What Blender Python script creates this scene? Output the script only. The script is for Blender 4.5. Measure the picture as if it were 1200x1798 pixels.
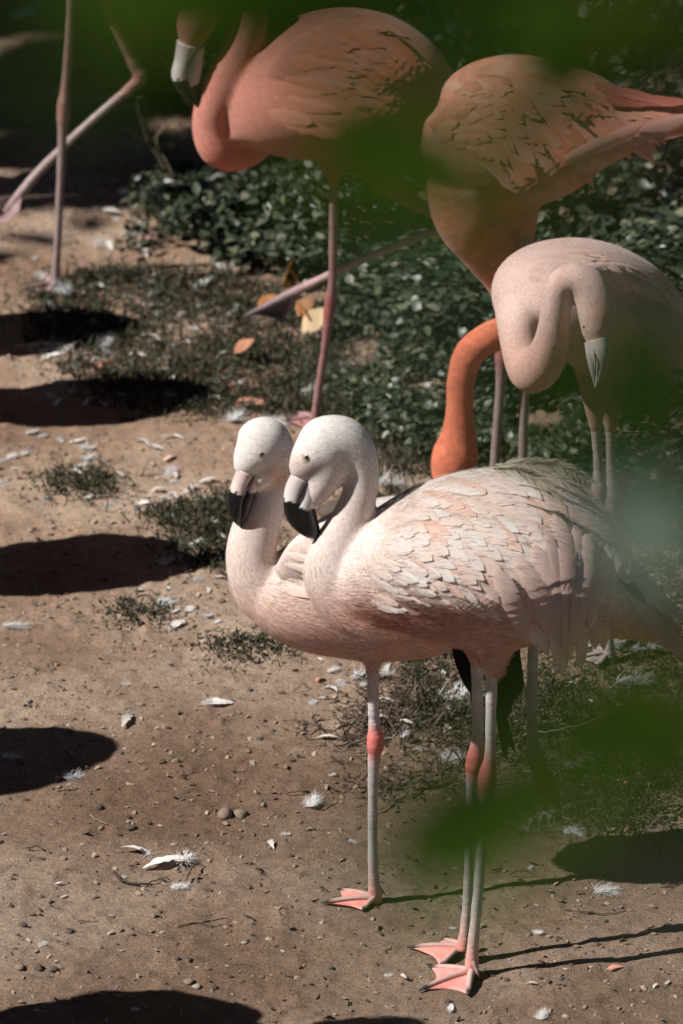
import bpy, bmesh, math, random
import numpy as np
from mathutils import Vector, Matrix
from mathutils.bvhtree import BVHTree
R = math.radians
random.seed(7); rng = np.random.default_rng(7)
scn = bpy.context.scene
for o in list(bpy.data.objects): bpy.data.objects.remove(o)
COL = scn.collection
# ------------------------------------------------------------------ camera, sky, sun, exposure
PITCH = R(22.0); FPX = 10000.0; CAM = np.array([0.0, 0.0, 4.097])
cd = bpy.data.cameras.new('camera'); cam = bpy.data.objects.new('camera', cd); COL.objects.link(cam)
cam.location = CAM; cam.rotation_euler = (math.pi/2 - PITCH, 0, 0)
cd.sensor_fit = 'VERTICAL'; cd.sensor_height = 36.0; cd.sensor_width = 24.0
cd.lens = FPX/1798*36.0; cd.clip_start = 0.05; cd.clip_end = 2000
cd.dof.use_dof = True; cd.dof.focus_distance = 9.3; cd.dof.aperture_fstop = 6.3
scn.camera = cam
SUN_EL = R(44); SUN_AZ = R(17)          # azimuth: from the left, 17 deg towards the viewer's side
SUNV = Vector((-math.cos(SUN_AZ)*math.cos(SUN_EL), -math.sin(SUN_AZ)*math.cos(SUN_EL), math.sin(SUN_EL)))
w = bpy.data.worlds.new('World'); scn.world = w; w.use_nodes = True
nt = w.node_tree; bg = nt.nodes['Background']
sky = nt.nodes.new('ShaderNodeTexSky'); sky.sky_type = 'NISHITA'; sky.sun_disc = False
sky.sun_elevation = SUN_EL; sky.sun_rotation = math.atan2(SUNV.x, SUNV.y)
sky.air_density = .6; sky.dust_density = .2; sky.altitude = 300
nt.links.new(sky.outputs[0], bg.inputs[0]); bg.inputs[1].default_value = 0.05
sl = bpy.data.lights.new('sun', 'SUN'); sun = bpy.data.objects.new('sun', sl); COL.objects.link(sun)
sl.energy = 5.0; sl.angle = R(0.5); sl.color = (1.0, 0.962, 0.91)
sun.rotation_euler = SUNV.to_track_quat('Z', 'Y').to_euler()
vs = scn.view_settings; vs.view_transform = 'Standard'; vs.look = 'None'; vs.gamma = 1.0; vs.exposure = 0.40
vs.use_curve_mapping = False
# ------------------------------------------------------------------ photo pixel -> place
cF = np.array([0, math.cos(PITCH), -math.sin(PITCH)]); cU = np.array([0, math.sin(PITCH), math.cos(PITCH)])
def ray(px, py): return cF + np.array([1., 0, 0])*((px-600)/FPX) + cU*((899-py)/FPX)
def P(px, py, Y): d = ray(px, py); return CAM + d*(Y/d[1])
def G0(px, py, z=0.0): d = ray(px, py); return CAM + d*((z-CAM[2])/d[2])
def at(px, py, dist): return CAM + ray(px, py)*dist
def proj(v):
    v = np.asarray(v, float) - CAM; dep = v @ cF
    return 600 + FPX*v[..., 0]/dep, 899 - FPX*(v @ cU)/dep
def mpp(p): return float((np.asarray(p)-CAM) @ cF)/FPX       # metres per photo pixel at a point
# ------------------------------------------------------------------ noise
def _h(ix, iy, s):
    n = (ix*374761393 + iy*668265263 + s*2147483647) & 0xffffffff
    n = ((n ^ (n >> 13))*1274126177) & 0xffffffff
    return ((n ^ (n >> 16)) & 0xffff)/65535.0
def vnoise(x, y, s=0):
    x = np.asarray(x, float); y = np.asarray(y, float)
    ix = np.floor(x).astype(np.int64); iy = np.floor(y).astype(np.int64); fx = x-ix; fy = y-iy
    fx = fx*fx*(3-2*fx); fy = fy*fy*(3-2*fy)
    a = _h(ix, iy, s); b = _h(ix+1, iy, s); c = _h(ix, iy+1, s); d = _h(ix+1, iy+1, s)
    return (a*(1-fx)+b*fx)*(1-fy) + (c*(1-fx)+d*fx)*fy
def gz(x, y):
    x = np.asarray(x, float); y = np.asarray(y, float)
    z = .016*(vnoise(x*3.1, y*3.1, 1)-.5) + .008*(vnoise(x*11, y*11, 2)-.5)
    n3 = vnoise(x*42, y*42, 3); z = z + .0055*(n3-.5) + .014*np.clip(n3-.76, 0, 1)
    z = z + .0030*(vnoise(x*95, y*95, 4)-.5) - .009*np.clip(vnoise(x*24, y*38, 5)-.80, 0, 1)*2
    fade = 1/(1+np.exp((np.hypot(x, y-10.5)-5)*2))
    return z*fade
def G(px, py):
    p = G0(px, py)
    for _ in range(2): p = G0(px, py, float(gz(p[0], p[1])))
    return p
# ------------------------------------------------------------------ materials
MATS = {}
def nmat(name):
    m = bpy.data.materials.new(name); m.use_nodes = True; MATS[name] = m
    n = m.node_tree.nodes; return m, n, m.node_tree.links, n['Principled BSDF']
def N(n, t, **k):
    x = n.new(t)
    for a, b in k.items(): setattr(x, a, b)
    return x
def noise(n, l, vec, scale, detail=4, rough=.55):
    t = N(n, 'ShaderNodeTexNoise'); t.inputs['Scale'].default_value = scale
    t.inputs['Detail'].default_value = detail; t.inputs['Roughness'].default_value = rough
    if vec: l.new(vec, t.inputs['Vector'])
    return t
def ramp(n, l, fac, stops):
    r = N(n, 'ShaderNodeValToRGB'); l.new(fac, r.inputs[0]); e = r.color_ramp.elements
    while len(e) < len(stops): e.new(.5)
    for i, (p, c) in enumerate(stops): e[i].position = p; e[i].color = (*c, 1) if len(c) == 3 else c
    return r
def mixc(n, l, fac, a, b, mode='MIX'):
    x = N(n, 'ShaderNodeMix', data_type='RGBA', blend_type=mode)
    for s, v in ((0, fac), (6, a), (7, b)):
        if isinstance(v, (int, float)): x.inputs[s].default_value = v
        elif isinstance(v, tuple): x.inputs[s].default_value = (*v, 1)
        else: l.new(v, x.inputs[s])
    return x.outputs[2]
def bump(n, l, h, strength, dist, prev=None):
    b = N(n, 'ShaderNodeBump'); b.inputs['Strength'].default_value = strength; b.inputs['Distance'].default_value = dist
    l.new(h, b.inputs['Height'])
    if prev: l.new(prev, b.inputs['Normal'])
    return b.outputs[0]
# bare dirt
m, n, l, b = nmat('dirt')
tc = N(n, 'ShaderNodeTexCoord').outputs['Object']
c1 = ramp(n, l, noise(n, l, tc, 2.2, 6).outputs[0], [(.32, (.232, .150, .102)), (.5, (.335, .236, .172)), (.70, (.48, .372, .290))])
c2 = ramp(n, l, noise(n, l, tc, 38, 8, .7).outputs[0], [(.27, (.30, .27, .25)), (.43, (.97, .97, .97)), (.72, (1.36, 1.30, 1.25))])
cc = mixc(n, l, .75, c1.outputs[0], c2.outputs[0], 'MULTIPLY')
sp = ramp(n, l, noise(n, l, tc, 260, 3, .6).outputs[0], [(.33, (.45, .43, .42)), (.5, (1, 1, 1)), (.68, (1.35, 1.3, 1.25))])
cc = mixc(n, l, .7, cc, sp.outputs[0], 'MULTIPLY')
wt = ramp(n, l, noise(n, l, tc, 9, 7, .75).outputs[0], [(.68, (0, 0, 0)), (.76, (1, 1, 1))])
cc = mixc(n, l, wt.outputs[0], cc, (.52, .46, .40))
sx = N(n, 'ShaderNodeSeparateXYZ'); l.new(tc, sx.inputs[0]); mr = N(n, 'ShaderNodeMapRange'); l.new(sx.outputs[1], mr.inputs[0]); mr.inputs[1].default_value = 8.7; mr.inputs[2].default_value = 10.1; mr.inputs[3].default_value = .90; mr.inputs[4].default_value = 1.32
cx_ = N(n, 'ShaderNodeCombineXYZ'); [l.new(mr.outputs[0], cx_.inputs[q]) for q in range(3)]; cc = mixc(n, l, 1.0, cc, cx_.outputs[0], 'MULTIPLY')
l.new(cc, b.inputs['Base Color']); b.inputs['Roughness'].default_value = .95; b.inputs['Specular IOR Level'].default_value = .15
b1 = bump(n, l, noise(n, l, tc, 95, 8, .75).outputs[0], 1.0, .012)
l.new(bump(n, l, noise(n, l, tc, 480, 3, .6).outputs[0], .7, .002, b1), b.inputs['Normal'])
def attr_mat(name, rough=.8, spec=.25, transl=0.0, bscale=None, bstr=.3, bdist=.002, stretch=None, sheen=0, var=.0, gain=1.0):
    m, n, l, b = nmat(name)
    a = N(n, 'ShaderNodeAttribute'); a.attribute_name = 'Col'
    c = a.outputs['Color']
    if gain != 1: c = mixc(n, l, 1.0, c, (gain,)*3, 'MULTIPLY')
    if var:
        oi = N(n, 'ShaderNodeTexCoord'); t = noise(n, l, oi.outputs['Object'], 60, 4)
        r = ramp(n, l, t.outputs[0], [(.3, (1-var,)*3), (.7, (1+var,)*3)])
        c = mixc(n, l, 1.0, c, r.outputs[0], 'MULTIPLY')
    l.new(c, b.inputs['Base Color']); b.inputs['Roughness'].default_value = rough
    b.inputs['Specular IOR Level'].default_value = spec
    if sheen: b.inputs['Sheen Weight'].default_value = sheen
    if bscale:
        tcx = N(n, 'ShaderNodeTexCoord').outputs['Object']
        if stretch:
            mp = N(n, 'ShaderNodeMapping'); mp.inputs['Scale'].default_value = stretch; l.new(tcx, mp.inputs[0]); tcx = mp.outputs[0]
        l.new(bump(n, l, noise(n, l, tcx, bscale, 4).outputs[0], bstr, bdist), b.inputs['Normal'])
    if transl:
        tr = N(n, 'ShaderNodeBsdfTranslucent'); l.new(c, tr.inputs[0])
        mx = N(n, 'ShaderNodeMixShader'); mx.inputs[0].default_value = transl
        l.new(b.outputs[0], mx.inputs[1]); l.new(tr.outputs[0], mx.inputs[2]); l.new(mx.outputs[0], n['Material Output'].inputs[0])
    return m
attr_mat('plumage', .85, .15, 0, 170, .25, .002, None, .15, .05, .75)
attr_mat('fuzz', .85, .12, .35, gain=.83)
attr_mat('feather', .7, .2, .32, None, gain=.90)
attr_mat('bill', .38, .5, 0, 90, .12, .002, None, 0, .08)
attr_mat('eye', .3, .4)
# scaly bird skin: legs and feet
m = attr_mat('leg_skin', .6, .35, 0, None, 0, 0, None, 0, .16); n = m.node_tree.nodes; l = m.node_tree.links; b = n['Principled BSDF']
tcx = N(n, 'ShaderNodeTexCoord').outputs['Object']; mp = N(n, 'ShaderNodeMapping'); mp.inputs['Scale'].default_value = (60, 60, 170); l.new(tcx, mp.inputs[0])
vo = N(n, 'ShaderNodeTexVoronoi'); vo.inputs['Scale'].default_value = 1; l.new(mp.outputs[0], vo.inputs[0])
l.new(bump(n, l, vo.outputs['Distance'], .35, .002), b.inputs['Normal'])
m = MATS['fuzz']; n = m.node_tree.nodes; l = m.node_tree.links; src = n['Material Output'].inputs[0].links[0].from_socket
tp = N(n, 'ShaderNodeBsdfTransparent'); mx = N(n, 'ShaderNodeMixShader'); mx.inputs[0].default_value = .55; l.new(src, mx.inputs[1]); l.new(tp.outputs[0], mx.inputs[2]); l.new(mx.outputs[0], n['Material Output'].inputs[0])
# leaves
attr_mat('ivy', .42, .5, .05)
attr_mat('grass', .6, .25, .2)
attr_mat('shrub_leaf', .36, .5, .45)
attr_mat('litter', .8, .2, .15)
attr_mat('stone', .9, .2, 0, 70, .6, .004, None, 0, .25)
attr_mat('wood', .9, .15, 0, 120, .6, .002, None, 0, .25)
# ------------------------------------------------------------------ mesh helpers
def mk_mesh(name, V, Fc, mat=None, C=None, smooth=True, matidx=None):
    me = bpy.data.meshes.new(name); V = np.asarray(V, np.float32)
    if isinstance(Fc, np.ndarray) and len(Fc):
        k = Fc.shape[1]; me.vertices.add(len(V)); me.vertices.foreach_set('co', V.ravel())
        me.loops.add(Fc.size); me.loops.foreach_set('vertex_index', Fc.astype(np.int32).ravel())
        me.polygons.add(len(Fc)); me.polygons.foreach_set('loop_start', np.arange(0, Fc.size, k, dtype=np.int32))
        me.update(calc_edges=True)
    else: me.from_pydata([tuple(v) for v in V], [], [tuple(f) for f in Fc]); me.update()
    me.polygons.foreach_set('use_smooth', np.full(len(me.polygons), smooth))
    if mat:
        for q in (mat if isinstance(mat, (list, tuple)) else [mat]): me.materials.append(MATS[q])
    if matidx is not None: me.polygons.foreach_set('material_index', np.asarray(matidx, np.int32))
    if C is not None:
        C = np.asarray(C, np.float32)
        if C.ndim == 1: C = np.tile(C, (len(V), 1))
        a = me.color_attributes.new('Col', 'FLOAT_COLOR', 'POINT')
        a.data.foreach_set('color', np.hstack([C[:, :3], np.ones((len(V), 1), np.float32)]).ravel())
    me.update(); return me
def set_normals(me, nn):
    nn = np.asarray(nn, float); nn = nn/(np.linalg.norm(nn, axis=1)[:, None]+1e-9); me.normals_split_custom_set_from_vertices([tuple(x) for x in nn])
def link(name, data, parent=None, loc=None):
    o = bpy.data.objects.new(name, data); COL.objects.link(o)
    if parent is not None: o.parent = parent
    if loc is not None: o.location = Vector(loc)
    return o
def tag(o, label=None, cat=None, group=None, kind=None):
    if label: o['label'] = label
    if cat: o['category'] = cat
    if group: o['group'] = group
    if kind: o['kind'] = kind
    return o
def catmull(pts, n=8):
    p = np.asarray(pts, float); p = np.vstack([2*p[0]-p[1], p, 2*p[-1]-p[-2]]); out = []
    for i in range(1, len(p)-2):
        for t in np.linspace(0, 1, n, endpoint=False):
            a, b_, c, d = p[i-1], p[i], p[i+1], p[i+2]
            out.append(.5*((2*b_) + (-a+c)*t + (2*a-5*b_+4*c-d)*t*t + (-a+3*b_-3*c+d)*t**3))
    out.append(p[-2]); return np.array(out)
def tube(cen, ra, rb=None, seg=12, ref=(0, 1, 0), caps=True):
    """sweep an ellipse: ra across the tangent in the plane facing ref, rb along ref"""
    cen = np.asarray(cen, float); n_ = len(cen); ra = np.broadcast_to(ra, n_); rb = ra if rb is None else np.broadcast_to(rb, n_)
    T = np.gradient(cen, axis=0); T /= np.linalg.norm(T, axis=1)[:, None]+1e-12
    ref = np.broadcast_to(np.asarray(ref, float), cen.shape)
    B = ref - T*(ref*T).sum(1)[:, None]; B /= np.linalg.norm(B, axis=1)[:, None]+1e-9
    Nn = np.cross(B, T); th = np.linspace(0, 2*math.pi, seg, endpoint=False)
    V = cen[:, None, :] + Nn[:, None, :]*(ra[:, None]*np.cos(th))[..., None] + B[:, None, :]*(rb[:, None]*np.sin(th))[..., None]
    i = np.arange(n_-1)[:, None]*seg; j = np.arange(seg)[None, :]; j2 = (j+1) % seg
    Fq = np.stack([i+j, i+j2, i+seg+j2, i+seg+j], -1).reshape(-1, 4)
    V = V.reshape(-1, 3); F = [tuple(f) for f in Fq]
    if caps:
        V = np.vstack([V, cen[:1], cen[-1:]]); a, z = len(V)-2, len(V)-1
        F += [(a, (q+1) % seg, q) for q in range(seg)] + [(z, (n_-1)*seg+q, (n_-1)*seg+(q+1) % seg) for q in range(seg)]
    return V, F
class MB:
    def __init__(s): s.V = []; s.F = []; s.C = []; s.M = []; s.n = 0
    def add(s, V, F, C=(1, 1, 1), m=0):
        V = np.asarray(V, float); C = np.asarray(C, float)
        if C.ndim == 1: C = np.tile(C, (len(V), 1))
        s.V.append(V); s.C.append(C); s.F += [tuple(int(q)+s.n for q in f) for f in F]; s.M += [m]*len(F); s.n += len(V)
    def mesh(s, name, mat, off=(0, 0, 0), smooth=True):
        return mk_mesh(name, np.vstack(s.V)-np.asarray(off), s.F, mat, np.vstack(s.C), smooth, s.M)
def voxel_union(parts, voxel, smooth_it=8):
    V = []; F = []; k = 0
    for v, f in parts: V.append(v); F += [tuple(int(q)+k for q in x) for x in f]; k += len(v)
    me = bpy.data.meshes.new('t'); me.from_pydata([tuple(x) for x in np.vstack(V)], [], F); me.update()
    bm = bmesh.new(); bm.from_mesh(me); bmesh.ops.recalc_face_normals(bm, faces=bm.faces); bm.to_mesh(me); bm.free()
    ob = bpy.data.objects.new('t', me); COL.objects.link(ob)
    r = ob.modifiers.new('r', 'REMESH'); r.mode = 'VOXEL'; r.voxel_size = voxel
    s = ob.modifiers.new('s', 'SMOOTH'); s.factor = .5; s.iterations = smooth_it
    dg = bpy.context.evaluated_depsgraph_get(); e = ob.evaluated_get(dg); m2 = e.to_mesh()
    v = np.empty(len(m2.vertices)*3, np.float32); m2.vertices.foreach_get('co', v)
    f = [tuple(p.vertices) for p in m2.polygons]
    nn = np.empty(len(m2.vertices)*3, np.float32); m2.vertices.foreach_get('normal', nn)
    e.to_mesh_clear(); bpy.data.objects.remove(ob)
    return v.reshape(-1, 3).astype(float), f, nn.reshape(-1, 3)
# ------------------------------------------------------------------ ground: one sheet to the horizon
def axis(lo, hi, step, far):
    a = np.arange(lo, hi+1e-6, step); e = [1.3**k*step for k in range(1, 40)]
    up = hi+np.cumsum(e); dn = lo-np.cumsum(e); return np.concatenate([dn[dn > -far][::-1], a, up[up < far]])
xs = axis(-1.05, 1.05, .007, 700); ys = axis(7.75, 13.6, .009, 700)
X, Y = np.meshgrid(xs, ys); Z = gz(X, Y)
V = np.stack([X, Y, Z], -1).reshape(-1, 3); nx, ny = len(xs), len(ys)
i = (np.arange(ny-1)[:, None]*nx + np.arange(nx-1)[None, :]).ravel()
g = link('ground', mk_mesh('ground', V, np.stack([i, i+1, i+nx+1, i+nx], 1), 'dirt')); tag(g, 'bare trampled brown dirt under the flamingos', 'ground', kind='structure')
# ------------------------------------------------------------------ birds
SKIN = dict(grey=(.50, .46, .46), joint=(.66, .19, .17), foot=(.72, .25, .21), claw=(.03, .03, .035))
BLACK = np.array((.007, .007, .008))
def lerp(a, b_, t): t = np.clip(t, 0, 1)[..., None]; return np.asarray(a)*(1-t)+np.asarray(b_)*t
class Bird:
    def __init__(s, Y0, root_px, label, group=None, name='flamingo'):
        s.Y0 = Y0; gp = G(*root_px); s.root = link(name, None, None, gp); s.off = np.array(s.root.location)
        tag(s.root, label, 'flamingo', group); s.parts = []; s.spine = []; s.legs = MB(); s.k = mpp(P(root_px[0], 900, Y0))
    def pt(s, px, py, dy=0): return P(px, py, s.Y0+dy)
    def sweep(s, rows, seg=28, n=8, flow=True):
        """rows: px, py, dy(m), a(px), b(px)"""
        r = catmull(rows, n); c = np.array([s.pt(q[0], q[1], q[2]) for q in r])
        a = np.maximum(r[:, 3], .5)*s.k; b_ = np.maximum(r[:, 4], .5)*s.k
        v, f = tube(c, a, b_, seg); s.parts.append((v, f))
        if flow:
            T = np.gradient(c, axis=0); T /= np.linalg.norm(T, axis=1)[:, None]; s.spine.append((c, T, np.maximum(a, b_)))
    def build_body(s, colf, voxel=.005, it=8):
        v, f, nn = voxel_union(s.parts, voxel, it); s.bv, s.bf, s.bn = v, f, nn
        s.tree = BVHTree.FromPolygons([tuple(x) for x in v], f)
        px, py = proj(v); s.colf = colf; C = colf(px, py, v, nn)
        mb = MB(); mb.add(v, f, C, 0)
        if s.legs.n: mb.add(np.vstack(s.legs.V), s.legs.F, np.vstack(s.legs.C), 1)
        s.body = link('body', mb.mesh('flamingo_body', ['plumage', 'leg_skin'], s.off), s.root)
    def leg(s, rows, cols, seg=12, n=7, thin=1.0):
        """rows: px, py, dy, halfwidth px ; cols: list of (row_index, colour)"""
        r = catmull(rows, n); c = np.array([s.pt(q[0], q[1], q[2]) for q in r]); a = np.maximum(r[:, 3], .4)*s.k*(thin if s.Y0 < 10.3 else .86)
        a = a*(1+.025*np.sin(np.arange(len(r))*1.3)+.02*rng.normal(0, 1, len(r))); v, f = tube(c, a, a*1.0, seg)
        t = np.arange(len(r))/n; ks = [q[0] for q in cols]; cs = np.array([q[1] for q in cols])
        cr = np.stack([np.interp(t, ks, cs[:, j]) for j in range(3)], 1)
        cr = cr*(1+.12*(rng.random((len(cr), 1))-.5))
        C = np.vstack([np.repeat(cr, seg, 0), cr[:1], cr[-1:]]); s.legs.add(v, f, C)
    def foot(s, heel, toes, hind=None, web=(.80, .30, .26), toe=(.62, .40, .36), r=5.5, top=None, z=.004):
        """heel and toe tips as photo pixels on the ground; three toes ordered round the foot"""
        g3 = lambda q: (lambda p: np.array([p[0], p[1], p[2]]))(G(*q))
        h = g3(heel); k = mpp(h); R0 = r*k; tips = [g3(q) for q in toes]; mids = []
        for tpt in tips:
            pts = np.array([h+(tpt-h)*t + np.array([0, 0, z+R0*(1.6*(1-t)**1.5+.25) + .006*math.sin(math.pi*t)*.6]) for t in np.linspace(0, 1, 9)])
            rad = R0*np.array([1.35, 1.15, 1.05, 1.0, .95, .92, .9, .8, .35])
            v, f = tube(pts, rad, rad*.9, 8, (0, 0, 1)); c = np.repeat(lerp(toe, toe, np.zeros(9)), 8, 0)
            cr = np.array([np.array(web)*.9, toe, toe, toe, toe, np.array(toe)*.95, np.array(toe)*.8, SKIN['claw'], SKIN['claw']])
            s.legs.add(v, f, np.vstack([np.repeat(cr, 8, 0), cr[:1], cr[-1:]])); mids.append(pts)
        for a, b_ in zip(mids[:-1], mids[1:]):
            nu, nv = 8, 7; V = []; C = []
            for u in range(nu):
                t = u/(nu-1)
                for q in range(nv):
                    w_ = q/(nv-1); cap = .93 - .20*math.sin(math.pi*w_)          # concave outer edge of the web
                    tt = t*cap*8; i0 = int(min(tt, 7)); fr = tt-i0
                    pa = a[i0]*(1-fr)+a[i0+1]*fr; pb = b_[i0]*(1-fr)+b_[i0+1]*fr
                    p = pa*(1-w_)+pb*w_; p = p - np.array([0, 0, .0035*math.sin(math.pi*w_)*(.4+t)])
                    V.append(p); C.append(np.array(web)*(1+.10*math.sin(9*t+5*w_))*(1.0 if t < .9 else 1.08))
            V = np.array(V); V2 = V-np.array([0, 0, .0022])
            F = [(u*nv+q, u*nv+q+1, (u+1)*nv+q+1, (u+1)*nv+q) for u in range(nu-1) for q in range(nv-1)]
            nV = len(V); F += [tuple(x+nV for x in ff[::-1]) for ff in F]
            F += [((nu-1)*nv+q, (nu-1)*nv+q+1, nV+(nu-1)*nv+q+1, nV+(nu-1)*nv+q) for q in range(nv-1)]
            s.legs.add(np.vstack([V, V2]), F, np.vstack([C, C]))
        if hind is not None:
            hp = g3(hind); pts = np.array([h+np.array([0, 0, .03*(1-t)+.006])*1+(hp-h)*t for t in np.linspace(0, 1, 5)])
            v, f = tube(pts, R0*np.array([1, .9, .8, .6, .2]), None, 8, (0, 0, 1)); s.legs.add(v, f, np.array(toe)*.7)
    def flow(s, p):
        D = np.concatenate([q[0] for q in s.spine]); T = np.concatenate([q[1] for q in s.spine]); rr = np.concatenate([q[2] for q in s.spine])
        out = np.empty_like(p)
        for i0 in range(0, len(p), 4000):
            d = np.linalg.norm(p[i0:i0+4000, None, :]-D[None], axis=2)/(rr[None]+.004)
            wgt = np.exp(-(d-d.min(1)[:, None])*9); out[i0:i0+4000] = (wgt[..., None]*T[None]).sum(1)
        return out/(np.linalg.norm(out, axis=1)[:, None]+1e-9)
    def fuzz(s, count, lenf, lift=.16, keep=None, jit=.05, noff=(), raise_=0.0):
        v = s.bv; tri = []
        for f in s.bf:
            tri.append(f[:3])
            if len(f) == 4: tri.append((f[0], f[2], f[3]))
        tri = np.array(tri); a, b_, c = v[tri[:, 0]], v[tri[:, 1]], v[tri[:, 2]]
        ar = np.linalg.norm(np.cross(b_-a, c-a), axis=1); fn = np.cross(b_-a, c-a)/(ar[:, None]+1e-12)
        px, py = proj((a+b_+c)/3)
        if keep is not None: ar = ar*keep(px, py, fn)
        for (ex, ey, er) in noff: ar = ar*((px-ex)**2+(py-ey)**2 > er*er)
        idx = rng.choice(len(tri), count, p=ar/ar.sum()); u = rng.random((count, 2)); fl = u.sum(1) > 1; u[fl] = 1-u[fl]
        p = a[idx]+(b_-a)[idx]*u[:, :1]+(c-a)[idx]*u[:, 1:]
        nn = s.bn[tri[idx, 0]]; d = s.flow(p); d = d-nn*(d*nn).sum(1)[:, None]
        p = p+nn*(raise_*rng.random((count, 1))); px, py = proj(p); clump = rng.normal(0, .16, d.shape)
        d += clump; d = d-nn*(d*nn).sum(1)[:, None]; d /= np.linalg.norm(d, axis=1)[:, None]+1e-9
        L, W_ = lenf(px, py); L = L*(.6+.8*rng.random(count)); W_ = W_*(.7+.6*rng.random(count))
        sd = np.cross(nn, d); lf = lift*(.3+1.2*rng.random(count))
        mid = p+d*(L*.55)[:, None]+nn*(L*.55*lf)[:, None]; tip = p+d*L[:, None]+nn*(L*lf*.8)[:, None]
        base = p-nn*.0008; V = np.stack([base, mid-sd*W_[:, None], tip, mid+sd*W_[:, None]], 1).reshape(-1, 3)
        q = np.arange(count)[:, None]*4; F = np.concatenate([q+np.array([[0, 1, 3]]), q+np.array([[1, 2, 3]])], 0)
        C = s.colf(px, py, p, nn)*(1+jit*rng.normal(0, 1, (count, 1))); C = np.clip(np.repeat(C, 4, 0), 0, .9)
        me = mk_mesh('flamingo_plumage', V-s.off, F, 'fuzz', C, True)
        set_normals(me, np.repeat(nn*1.0-d*.22*lf[:, None]/lift+rng.normal(0, .10, nn.shape), 4, 0))
        o = link('plumage', me, s.root); tag(o, kind='stuff')
    def hit(s, px, py):
        d = Vector(ray(px, py)).normalized(); loc, nn, i_, dist = s.tree.ray_cast(Vector(CAM), d)
        return (np.array(loc), np.array(nn)) if loc is not None else (None, None)
    def feather(s, x, y, L, W_, angf, col, parent, lo=.0015, hi=.010, tipcol=None, st=9, jag=.14, base_n=None, name='feather', curl=0.0):
        dx = L/(st-1); pts = []; nrm = []; cx, cy = x, y; last = None; ja = random.gauss(0, .08)
        for q in range(st):
            p, nn = s.hit(cx, cy)
            if p is None or (last is not None and np.linalg.norm(p-last) > 4.5*dx*s.k+.02):
                if last is None: return None
                dep = float((last-CAM) @ cF); p = at(cx, cy, dep + .002); nn = nrm[-1]
            last = p; nrm.append(nn); pts.append(p); a_ = angf(cx, cy)+ja+curl*q/st; cx += math.cos(a_)*dx; cy += math.sin(a_)*dx
        pts = np.array(pts); nrm = np.array(nrm)
        for _ in range(2):
            nrm[1:-1] = (nrm[:-2]+2*nrm[1:-1]+nrm[2:])/4; pts[1:-1] = (pts[:-2]+2*pts[1:-1]+pts[2:])/4
        nrm /= np.linalg.norm(nrm, axis=1)[:, None]; t = np.linspace(0, 1, st)
        pts = pts+nrm*(lo+(hi-lo)*t**1.1)[:, None]
        T = np.gradient(pts, axis=0); T /= np.linalg.norm(T, axis=1)[:, None]; S = np.cross(T, nrm); S /= np.linalg.norm(S, axis=1)[:, None]
        prof = np.interp(t, [0, .12, .45, .75, .9, 1], [.35, .8, 1, .8, .48, .03])*W_*s.k
        jl = 1+jag*rng.normal(0, 1, st); jr = 1+jag*rng.normal(0, 1, st)
        l_ = pts-S*(prof*jl)[:, None]-nrm*(prof*.10)[:, None]; r_ = pts+S*(prof*jr)[:, None]-nrm*(prof*.10)[:, None]
        l2 = pts-S*(prof*.5)[:, None]-nrm*(prof*.02)[:, None]; r2 = pts+S*(prof*.5)[:, None]-nrm*(prof*.02)[:, None]
        l_ += T*(rng.normal(0, .12, st)*prof)[:, None]; r_ += T*(rng.normal(0, .12, st)*prof)[:, None]
        V = np.stack([l_, l2, pts, r2, r_], 1).reshape(-1, 3)
        F = [(q*5+j, q*5+j+1, q*5+6+j, q*5+5+j) for q in range(st-1) for j in range(4)]
        tc_ = col if tipcol is None else tipcol
        C = np.repeat(lerp(col, tc_, t), 5, 0); C[2::5] *= .95; C = C*(1+.03*rng.normal(0, 1, (len(C), 1)))
        me = mk_mesh('flamingo_feather', V-s.off, F, 'feather', np.clip(C, 0, .9))
        if np.dot(np.cross(V[6]-V[1], V[2]-V[1]), nrm[0]) > 0: pass
        sidev = np.tile(np.array([-.32, -.15, 0, .15, .32]), st)[:, None]*np.repeat(S, 5, 0); set_normals(me, np.repeat(nrm, 5, 0)-np.repeat(T, 5, 0)*.22+sidev+np.array([0, 0, .18]))
        return link(name, me, parent)
    def bill(s, rows_u, rows_l, black_from_u, black_from_l, pale, pale2=None):
        """upper and lower mandible; rows px, py, dy, a, b ; black_from: row index where black starts"""
        obs = []
        for rows, bf, nm in ((rows_u, black_from_u, 'bill'), (rows_l, black_from_l, 'lower_mandible')):
            nS = 10; r = catmull(rows, nS); c = np.array([s.pt(q[0], q[1], q[2]) for q in r]); a = np.maximum(r[:, 3], .3)*s.k; b_ = np.maximum(r[:, 4], .3)*s.k
            seg = 20; v, f = tube(c, a, b_, seg); t = np.repeat(np.arange(len(r))/nS, seg); th = np.tile(np.arange(seg), len(r))
            edge = bf+.10*np.sin(th*1.9)+.06*np.sin(th*4.3); col = lerp(pale, pale2 or pale, np.clip(t/bf, 0, 1)); col = np.where((t > edge)[:, None], BLACK, col)
            col = np.vstack([col, col[:1], [BLACK]])
            obs.append(link(nm, mk_mesh('flamingo_'+nm, v-s.off, f, 'bill', col), s.root if not obs else obs[0]))
        return obs[0]
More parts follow.
